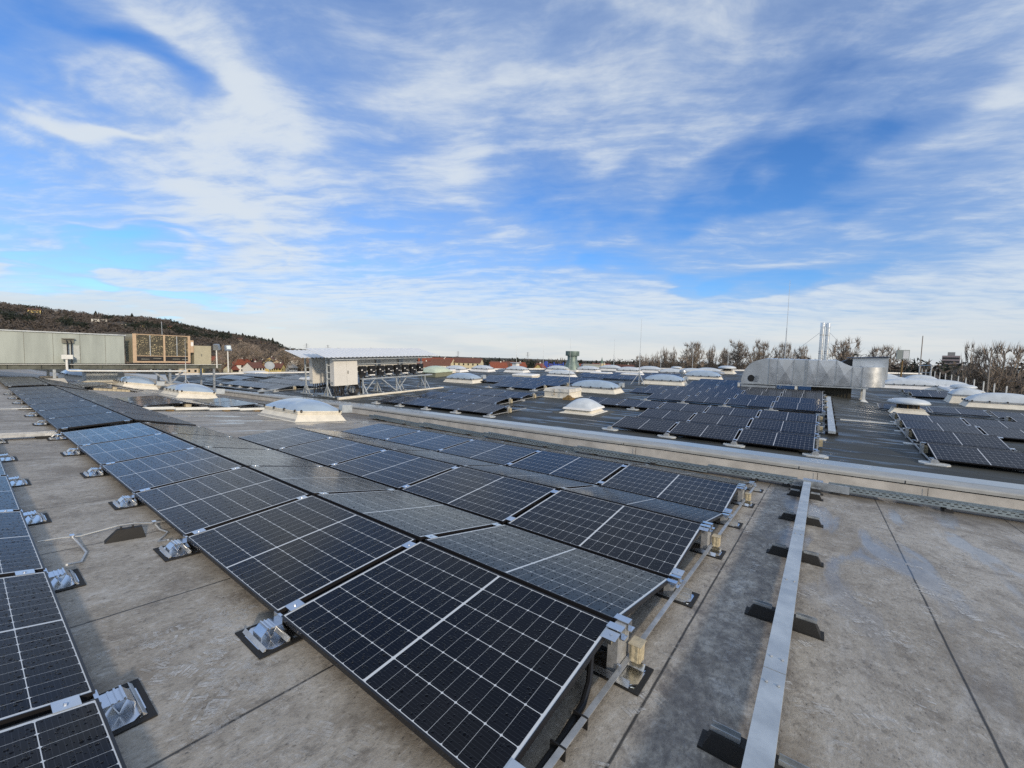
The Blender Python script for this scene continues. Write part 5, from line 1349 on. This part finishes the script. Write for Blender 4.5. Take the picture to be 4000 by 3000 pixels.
BL = [(-121.9, 41.4, 12.1, 7.9, 'behind the floodlights'), (-149.0, 54.7, 13.2, 12.3, 'right of the floodlights, big and brown'), (-156.8, 62.4, 12.2, 8.0, 'behind the yellow houses at left'), (-135.5, 61.2, 11.5, 10.5, 'just left of the inverter rack'), (-124.5, 61.0, 10.4, 6.9, 'behind the left canopy of the rack'), (-170.8, 101.4, 12.5, 6.8, 'rising above the rack canopy'), (-113.1, 36.4, 9.8, 3.6, 'small, beside the khaki cabinet'),
      (-120.3, 110.9, 8.7, 4.5, 'before the left terrace'), (-112.6, 118.6, 9.6, 6.0, 'before the middle terrace, broad'), (-113.8, 124.3, 9.4, 4.1, 'at the right end of the middle terrace'), (-77.7, 13.7, 10.2, 2.2, 'between plant room and air cooler')]
for i, (x, y, h, w, lab) in enumerate(BL):
    x, y, h, w = far_(x, y, h, w, 1.9)
    tree(T((x, y, GROUND)) @ Rz(i * 1.7) @ Matrix.Diagonal((w, w, h, 1)), BARE[i % 3], 'bare_tree', 'leafless tree ' + lab, 'tree', 'leafless trees in the valley')
for i, (az, w, h) in enumerate([(177.2, 12, 11), (176.2, 10, 10), (175.1, 8, 9), (173.9, 7, 9), (171.2, 11, 12), (170.7, 6, 9), (169.3, 12, 11), (166.9, 9, 10), (164.2, 12, 11), (163.6, 9, 9)]):
    p = pol(az, 945, hill(az, 945) - 1)
    tree(T(p) @ Rz(i) @ Matrix.Diagonal((w, w, h, 1)), BARE[i % 3], 'bare_tree', f'tiny leafless tree on the hill crest, {ORD[i]} from the left', 'tree', 'leafless trees on the hill crest')
def pine_proto(seed, droop, n=420):
    rr = random.Random(seed); tk, cn = MB(), MB()
    tk.tube([(0, 0, 0), (0, 0, .9)], .02, 5, .006)
    for _ in range(n):
        z = .10 + .88 * rr.random() ** .9; R_ = .5 * (1 - z) ** .75 * rr.uniform(.55, 1.05) + .03; a = rr.uniform(0, 6.283)
        c, s_ = math.cos(a), math.sin(a); w = R_ * .30 + .02
        cn.add([(c * R_ * .15, s_ * R_ * .15, z + .03), (c * R_ - s_ * w, s_ * R_ + c * w, z - droop * R_), (c * R_ * 1.1, s_ * R_ * 1.1, z - droop * R_ * .6 + .01), (c * R_ + s_ * w, s_ * R_ - c * w, z - droop * R_)], [(0, 1, 2), (0, 2, 3)])
    return mesh('trunk', tk, M_BARK), mesh('crown', cn, M_PINE)
def poplar_proto(seed):
    rr = random.Random(seed); tk, cn = MB(), MB(); tk.tube([(0, 0, 0), (0, 0, .95)], .03, 5, .008)
    for _ in range(260):
        z = .12 + .8 * rr.random(); a = rr.uniform(0, 6.283); r0 = .05; r1 = .5 * math.sin(3.1 * min(1, z * .95)) ** .5 * rr.uniform(.5, 1)
        c, s_ = math.cos(a), math.sin(a); cn.add([(c * r0 - s_ * .03, s_ * r0 + c * .03, z - .05), (c * r0 + s_ * .03, s_ * r0 - c * .03, z - .05), (c * r1, s_ * r1, z + .12)], [(0, 1, 2)])
    return mesh('trunk', tk, M_BARK), mesh('crown', cn, M_TWIG2)
PINES = [pine_proto(21, .5), pine_proto(22, .25), pine_proto(23, .7)]; POP = poplar_proto(31)
CO = [(-136.3, 170.8, 10.5, 3.5), (-134.0, 172.6, 10.1, 3.0), (-116.9, 160.5, 10.8, 5.2), (-114.9, 161.9, 9.9, 3.2), (-137.0, 157.2, 9.8, 2.5), (-134.6, 159.3, 9.6, 2.8), (-128.4, 189.1, 9.7, 4.2), (-105.1, 202.9, 10.6, 5.0), (-93.5, 197.6, 10.6, 3.6), (-80.1, 214.1, 10.8, 4.4), (-102.1, 204.5, 10.0, 2.8), (-147.1, 161.7, 9.9, 2.2), (-165.2, 158.0, 9.7, 2.2)]
CO.sort(key=lambda c: -math.atan2(c[1] - CY, c[0] - CX))
for i, (x, y, h, w) in enumerate(CO):
    x, y, h, w = far_(x, y, h, w, 1.6)
    tree(T((x, y, GROUND)) @ Rz(i) @ Matrix.Diagonal((w * 1.25, w * 1.25, h, 1)), PINES[i % 3], 'conifer_tree', f'dark conifer beyond the roof, {ORD[i]} from the left', 'tree', 'dark conifers beyond the roof')
PO = [(-188.0, 269.5, 10.2), (-186.3, 270.6, 10.2), (-184.6, 271.8, 9.9), (-180.4, 274.5, 10.4), (-177.1, 276.7, 10.1), (-172.8, 279.4, 10.5), (-171.5, 280.2, 10.7), (-168.5, 282.0, 10.4), (-167.2, 282.8, 10.8), (-165.0, 284.1, 11.7), (-163.8, 284.8, 11.5), (-162.4, 285.6, 11.0), (-156.4, 288.9, 10.4)]
for i, (x, y, h) in enumerate(PO):
    x, y, h, w = far_(x, y, h, 1.7, 1.5)
    tree(T((x, y, GROUND)) @ Rz(i) @ Matrix.Diagonal((w, w, h, 1)), POP, 'poplar_tree', f'tiny slim poplar on the horizon left of the stack, {ORD[i]} from the left', 'tree', 'slim poplars on the horizon')
for i, (az, h, dr) in enumerate([(163.1, 12, 0), (162.7, 11, -8), (162.0, 12, 3), (161.4, 11, -5), (160.9, 13, 0), (160.2, 12, 4), (159.6, 13, -3), (159.0, 11, 0), (158.4, 13, 2), (157.7, 12, 0), (157.0, 12, -6), (156.6, 15, 0), (156.1, 12, 0), (155.6, 13, -10), (169.0, 14, -30), (172.0 - .4, 14, -30)]):
    p = pol(az, 940 + dr, hill(az, 940 + dr) - 1)
    tree(T(p) @ Rz(i) @ Matrix.Diagonal((9, 9, h, 1)), PINES[i % 3], 'pine_tree', f'tiny dark pine on the hill crest, {ORD[i]} of those going right' if i < 14 else f'lone taller dark pine near the crest houses, {"left" if i == 15 else "right"} one', 'tree', 'dark pines on the hill crest')

# ------------------------------------------------------------------ houses
M_TILE = mat('red_roof_tile', (.23, .065, .035), .8, vary=.35, vscale=1.5)
M_TILEB = mat('brown_roof_tile', (.15, .065, .045), .8, vary=.35, vscale=1.5)
M_GREYROOF = mat('grey_roof', (.30, .30, .29), .7, vary=.2)
M_WIN = mat('dark_window', (.02, .022, .025), .15)
WALLC = {'y': mat('yellow_render', (.62, .50, .20), .85, vary=.08, vscale=.8), 'w': mat('white_render', (.68, .67, .62), .85, vary=.08, vscale=.8), 't': mat('beige_render', (.52, .44, .33), .85, vary=.1, vscale=.8), 'c': mat('cream_render', (.62, .56, .38), .85, vary=.08, vscale=.8)}
def house(M, w, dpt, hw, hr, wallm, roofm, label, cat='house', group=None, nwin=4, floors=2, chim=True, flat=False):
    r = thing('house', label, cat, M, group)
    a, b = w / 2, dpt / 2
    mb = MB()
    if flat: mb.box(-a, a, -b, b, -1, hw)
    else:
        mb.add([(-a, -b, -1), (a, -b, -1), (a, b, -1), (-a, b, -1), (-a, -b, hw), (a, -b, hw), (a, b, hw), (-a, b, hw), (-a, 0, hw + hr), (a, 0, hw + hr)],
               [(0, 1, 5, 4), (2, 3, 7, 6), (1, 2, 6, 9, 5), (3, 0, 4, 8, 7), (4, 5, 9, 8), (6, 7, 8, 9), (3, 2, 1, 0)])
    part('wall', mb, wallm, r)
    mb = MB(); e = .06 * w + .2
    if flat: mb.box(-a - .3, a + .3, -b - .3, b + .3, hw + .01, hw + .35)
    else:
        for s_ in (-1, 1):
            sl = hr / b; yo = b + .45; zo = hw - .45 * sl
            mb.hexa([(-a - .35, s_ * yo, zo + .03), (a + .35, s_ * yo, zo + .03), (a + .35, s_ * .001, hw + hr + .03), (-a - .35, s_ * .001, hw + hr + .03), (-a - .35, s_ * yo, zo + .28), (a + .35, s_ * yo, zo + .28), (a + .35, s_ * .001, hw + hr + .28), (-a - .35, s_ * .001, hw + hr + .28)])
    rf = part('roof', mb, roofm, r)
    if chim and not flat:
        mb = MB(); mb.box(a * .3, a * .3 + .6, .3, .9, hw + hr * .5, hw + hr + 1.0); part('chimney', mb, WALLC['w'], rf)
    k = 0
    for fl in range(floors):
        z = hw * (fl + .38) / floors
        for i in range(nwin):
            x = -a + w * (i + .5) / nwin
            mb = MB(); mb.box(x - .5, x + .5, -b - .03, -b - .005, z, z + min(1.3, hw / floors * .5)); part('window', mb, M_WIN, r); k += 1
    if not flat:
        for y in (-b * .4, b * .4): mb = MB(); mb.box(a + .005, a + .03, y - .5, y + .5, hw * .62, hw * .62 + 1.2); part('window', mb, M_WIN, r)
    return r
def at_far(x, y, h, w, s, rz):
    x, y, h, w = far_(x, y, h, w, s); return T((x, y, GROUND)) @ Rz(rz), h, w
FACE = R(126.8 - 90)
def vh(x, y, h, w, s, rz, wc, roof, label, hr=.36, dpt=None, **k):
    M, H, w_ = at_far(x, y, h, w, s, FACE + rz); hr_ = H * hr if not k.get('flat') else 0
    return house(M, w_, dpt or min(11, max(7, w_ * .7)), H - hr_, hr_, WALLC[wc], roof, label, **k)
vh(-122.5, 115.8, 9.7, 10.7, 1.75, -.15, 'c', M_TILE, 'left cream terrace with red tiled roof beyond the rack', group='red-roofed terraces', nwin=6, floors=3, hr=.25)
vh(-114.7, 123.5, 9.9, 11.4, 1.75, -.15, 'c', M_TILEB, 'middle cream terrace with brownish red roof behind bare trees', group='red-roofed terraces', nwin=6, floors=3, hr=.25)
vh(-110.9, 139.9, 8.8, 8.3, 1.75, 0, 'w', M_TILEB, 'right white terrace with dark red roof right of the vent pipe', group='red-roofed terraces', nwin=5, floors=3, hr=.25)
vh(-94.1, 127.6, 8.2, 3.6, 1.9, .3, 't', M_TILE, 'small red-roofed house left of the yellow gable house')
vh(-130.7, 114.2, 9.3, 4.0, 1.8, .1, 'w', M_TILE, 'red-roofed house just right of the rack canopy end', group='red-roofed terraces')
vh(-101.5, 39.1, 8.0, 3.2, 2.4, 1.3, 'w', M_TILEB, 'white gabled house behind the satellite dish')
vh(-102.3, 42.3, 7.8, 2.9, 2.4, 1.45, 'y', M_TILEB, 'pale yellow gabled house right of the white gabled house')
vh(-104.2, 45.5, 7.7, 2.2, 2.4, .2, 'y', M_TILEB, 'bright yellow house left of the rack, partly behind a bare tree')
vh(-98.2, 33.4, 7.6, 1.2, 2.4, 1.2, 'c', M_TILE, 'small cream gabled house right of the floodlights')
vh(-107.6, 50.0, 7.5, 2.0, 2.4, .9, 'w', M_GREYROOF, 'white house with grey roof at the left side of the rack')
vh(-58.9, 91.2, 9.2, 2.7, 1.9, 1.1, 'y', M_TILE, 'yellow gabled house with red roof left of the blue frame', hr=.30)
vh(-52.0, 100.9, 8.8, 2.0, 1.9, .1, 't', mat('orange_tile', (.40, .12, .04), .8, vary=.2), 'low orange-roofed building right behind the exhaust stack')
rv = random.Random(17)
places = []
for i in range(24):
    az = 147.5 + i * .78 + rv.uniform(-.25, .25); r = rv.uniform(290, 410); p = pol(az, r, GROUND)
    wcol = rv.choice('wwtcy'); w = rv.uniform(8, 12)
    house(T(p) @ Rz(R(az) - 1.57 + rv.choice((0, 1.57)) + rv.uniform(-.4, .4)), w, 8, rv.uniform(3.8, 5.2), rv.uniform(2.5, 3.4), WALLC[wcol], rv.choice((M_TILE, M_TILEB)), f'small {dict(w="white", t="beige", c="cream", y="yellow")[wcol]} village house among bare trees, {ORD[i] if i < 20 else ("twenty-" + ORD[i - 20])} from the right', group='village houses among bare trees', nwin=3)
for i in range(9):
    az = 112 + i * 3.4 + rv.uniform(-.8, .8); p = pol(az, rv.uniform(250, 330), GROUND); wcol = rv.choice('wtc')
    house(T(p) @ Rz(R(az) - 1.57 + rv.uniform(-.4, .4)), rv.uniform(9, 13), 8, rv.uniform(6.2, 7.5), rv.uniform(2.8, 3.8), WALLC[wcol], rv.choice((M_TILE, M_TILEB)), f'small far house behind the line of domes, {ORD[i]} from the right', group='small far houses behind the domes', nwin=3)
HH = [(-677.0, 52.0, 10.0, 4.3, 'y', 'yellow villa, leftmost on the hill'), (-691.9, 65.3, 13.8, 3.8, 'w', 'long white-roofed house high on the hill'), (-687.3, 71.6, 4.8, 3., 'w', 'small white hut on the hill below the long house'), (-725.4, 90.0, 15.8, 5., 'w', 'largest white house near the hill crest'), (-681.4, 87.0, 7.6, 4.1, 't', 'beige house just below the largest crest house'), (-631.9, 94.9, 13.0, 5., 'w', 'flat white modern villa mid-slope'), (-688.7, 119.0, 9.7, 4.2, 'w', 'white villa near the crest, right of the modern villa'), (-674.0, 132.4, 6.0, 3.4, 'w', 'small white house with pale roof near the bare crest trees'), (-608.8, 111.4, 6.6, 2.6, 'w', 'low white shed mid-slope above the plant room end'), (-606.1, 125.2, 5.1, 3.4, 'y', 'small yellow house above the air cooler'), (-608.5, 150.4, 4.8, 4.0, 'y', 'pale yellow house right of the thin cooler rod'), (-581.6, 211.2, 7.2, 4.3, 't', 'brownish house low on the right slope'), (-568.6, 233.7, 6.4, 4., 'y', 'cream villa at the right foot of the hill'), (-622.3, 280.8, 5.4, 3.4, 'w', 'white house at the far right end of the hill')]
HE = [(175.51, 2.84), (174.52, 2.89), (173.96, 2.8), (172.85, 2.95), (172.64, 2.66), (171.37, 2.17), (170.11, 2.67), (168.8, 2.62), (169.54, 1.98), (168.24, 1.99), (166.03, 1.97), (159.97, 0.95), (157.59, 0.66), (155.65, 0.34)]
HAZ = {h[5]: e[0] for h, e in zip(HH, HE)}; HEL = {h[5]: e[1] - .05 for h, e in zip(HH, HE)}
for x, y, w, h, c, lab in HH:
    az = HAZ[lab]
    # sit on the slope where the sight line meets it
    for r in range(440, 940, 4):
        if hill(az, r) >= CZ + r * math.tan(R(HEL[lab])): break
    p = pol(az, r, 0)
    flat = 'modern' in lab or 'shed' in lab
    house(T((p.x, p.y, hill(az, r) + 1.0)) @ Rz(R(az) - 1.57), w * 1.15, 7, h * (1 if flat else .68), h * .42, WALLC[c], M_GREYROOF if c == 'w' else M_TILEB, lab, group='houses on the hill', nwin=4 if w > 7 else 2, floors=1 if h < 4 else 2, flat=flat, chim=False)
# industrial odds beyond the roof
x, y, h, w = far_(-66.2, 110.2, 9.6, 5.7, 1.8)
bf = thing('blue_frame', 'bright blue steel frame structure beyond the roof left of the stack', 'steel structure', T((x, y, GROUND)) @ Rz(FACE))
M_BLUE = mat('blue_paint', (.015, .06, .35), .5, vary=.15); mb = MB()
for k in range(5): mb.bar((-w / 2 + k * w / 4, 0, 0), (-w / 2 + k * w / 4, 0, h - (k % 2) * .8), .7, .7)
mb.bar((-w / 2, .4, h - 1.2), (w / 2, .4, h - 1.2), .6, .6); mb.bar((-w / 2, .4, h - 3), (w * .2, .4, h - 1.4), .5, .5); mb.bar((-w * .1, .4, h - 3.2), (w / 2, .4, h - 3.0), .6, .9); mb.box(-w / 2, -w / 2 + 1.6, -.3, .3, h - 3.5, h + .4)
part('frame', mb, M_BLUE, bf)
x, y, h, w = far_(-52.0, 106.5, 9.5, 4.9, 1.8)
wh = thing('shed', 'pale grey-green sheet metal shed right of the exhaust stack', 'shed', T((x, y, GROUND)) @ Rz(FACE))
mb = MB(); mb.box(-w / 2, w / 2, -3, 3, 0, h - .6); part('wall', mb, M_PLANT, wh)
mb = MB(); mb.prism([(-w / 2 - .2, h - .59), (w / 2 + .2, h - .59), (w / 2 + .2, h), (-w / 2 + .9, h)], 'y', -3.2, 3.2); part('roof', mb, M_GREYROOF, wh)
x, y, h, w = far_(-61.4, 135.3, 9.6, 1.7, 1.8)
sl = None
for k, nm in enumerate(('left', 'right')):
    M = T((x, y, GROUND)) @ Rz(FACE) @ T(((k - .5) * w * .5, 0, 0)); lab = f'cream storage silo, {nm} one of the pair right of the shed'
    if sl is None:
        sl = thing('silo', lab, 'silo', M, 'pair of cream silos'); mb = MB(); mb.lathe([(w * .24, 0), (w * .24, h - .3)], 16); part('barrel', mb, WALLC['c'], sl, True)
        mb = MB(); mb.lathe([(w * .25, h - .299), (.1, h)], 16); part('cap', mb, M_GREYROOF, sl)
    else: dup(sl, M, lab)
x, y, h, w = far_(59, 344, 16.5, 5.2, 1.0)
tw = thing('tower_block', 'hazy pinkish concrete tower block behind the right wood', 'tower block', T((x, y, GROUND)) @ Rz(R(-10)))
mb = MB(); mb.box(-3.6, 3.6, -4, 4, 0, h + 2); part('wall', mb, mat('pinkish_concrete', (.36, .30, .30), .85), tw)
mb = MB()
for k in range(4): mb.box(-3.3, 3.3, -4.05, -4.005, h - 6 + k * 2, h - 5 + k * 2)
part('window_band', mb, M_WIN, tw)
mb = MB(); mb.box(-1.5, 1.5, -2, 2, h + 2.001, h + 4); part('roof_house', mb, M_GREYROOF, tw)
ct = thing('church_tower', 'far church tower with thin green spire right of the shed', 'church tower', T(Vector(far_(-124.4, 271.4, 0, 0, 1.3)[:2] + (GROUND,))))
hh = far_(-124.4, 271.4, 12.6, 1, 1.3)[2]
mb = MB(); mb.box(-1.6, 1.6, -1.6, 1.6, 0, hh - 5.5); part('tower', mb, WALLC['t'], ct)
mb = MB(); mb.lathe([(1.5, hh - 5.49), (.7, hh - 3), (.05, hh)], 8); part('spire', mb, mat('copper_green', (.10, .17, .13), .6), ct)
M_PYL = mat('pylon_grey', (.22, .24, .27), .6)
for i, (az, top_el, r) in enumerate([(153.0, 1.0, 900), (150.6, .9, 950), (145.5, .75, 1000), (134.2, .62, 1100), (124.7, .75, 900)]):
    p = pol(az, r, GROUND); ht = CZ + r * math.tan(R(top_el)) - GROUND
    g_ = thing('power_pylon', f'tiny lattice power pylon on the horizon, {ORD[i]} from the left', 'pylon', T(p) @ Rz(R(az)), 'power pylons on the horizon')
    mb = MB()
    for sx in (-1, 1):
        for sy in (-1, 1): mb.bar((sx * 2, sy * 2, 0), (sx * .3, sy * .3, ht), .45, .45)
    for k in range(5): z = ht * k / 6; s_ = 2 - 1.7 * k / 6; mb.bar((-s_, -s_, z), (s_, -s_, z + ht / 6), .25, .25)
    part('lattice', mb, M_PYL, g_)
    mb = MB()
    for z, L_ in ((.72, 4.5), (.84, 6), (.95, 3.5)): mb.bar((.01, -L_, ht * z), (.01, L_, ht * z), .35, .35)
    part('cross_arm', mb, M_PYL, g_)
bpy.context.view_layer.update()
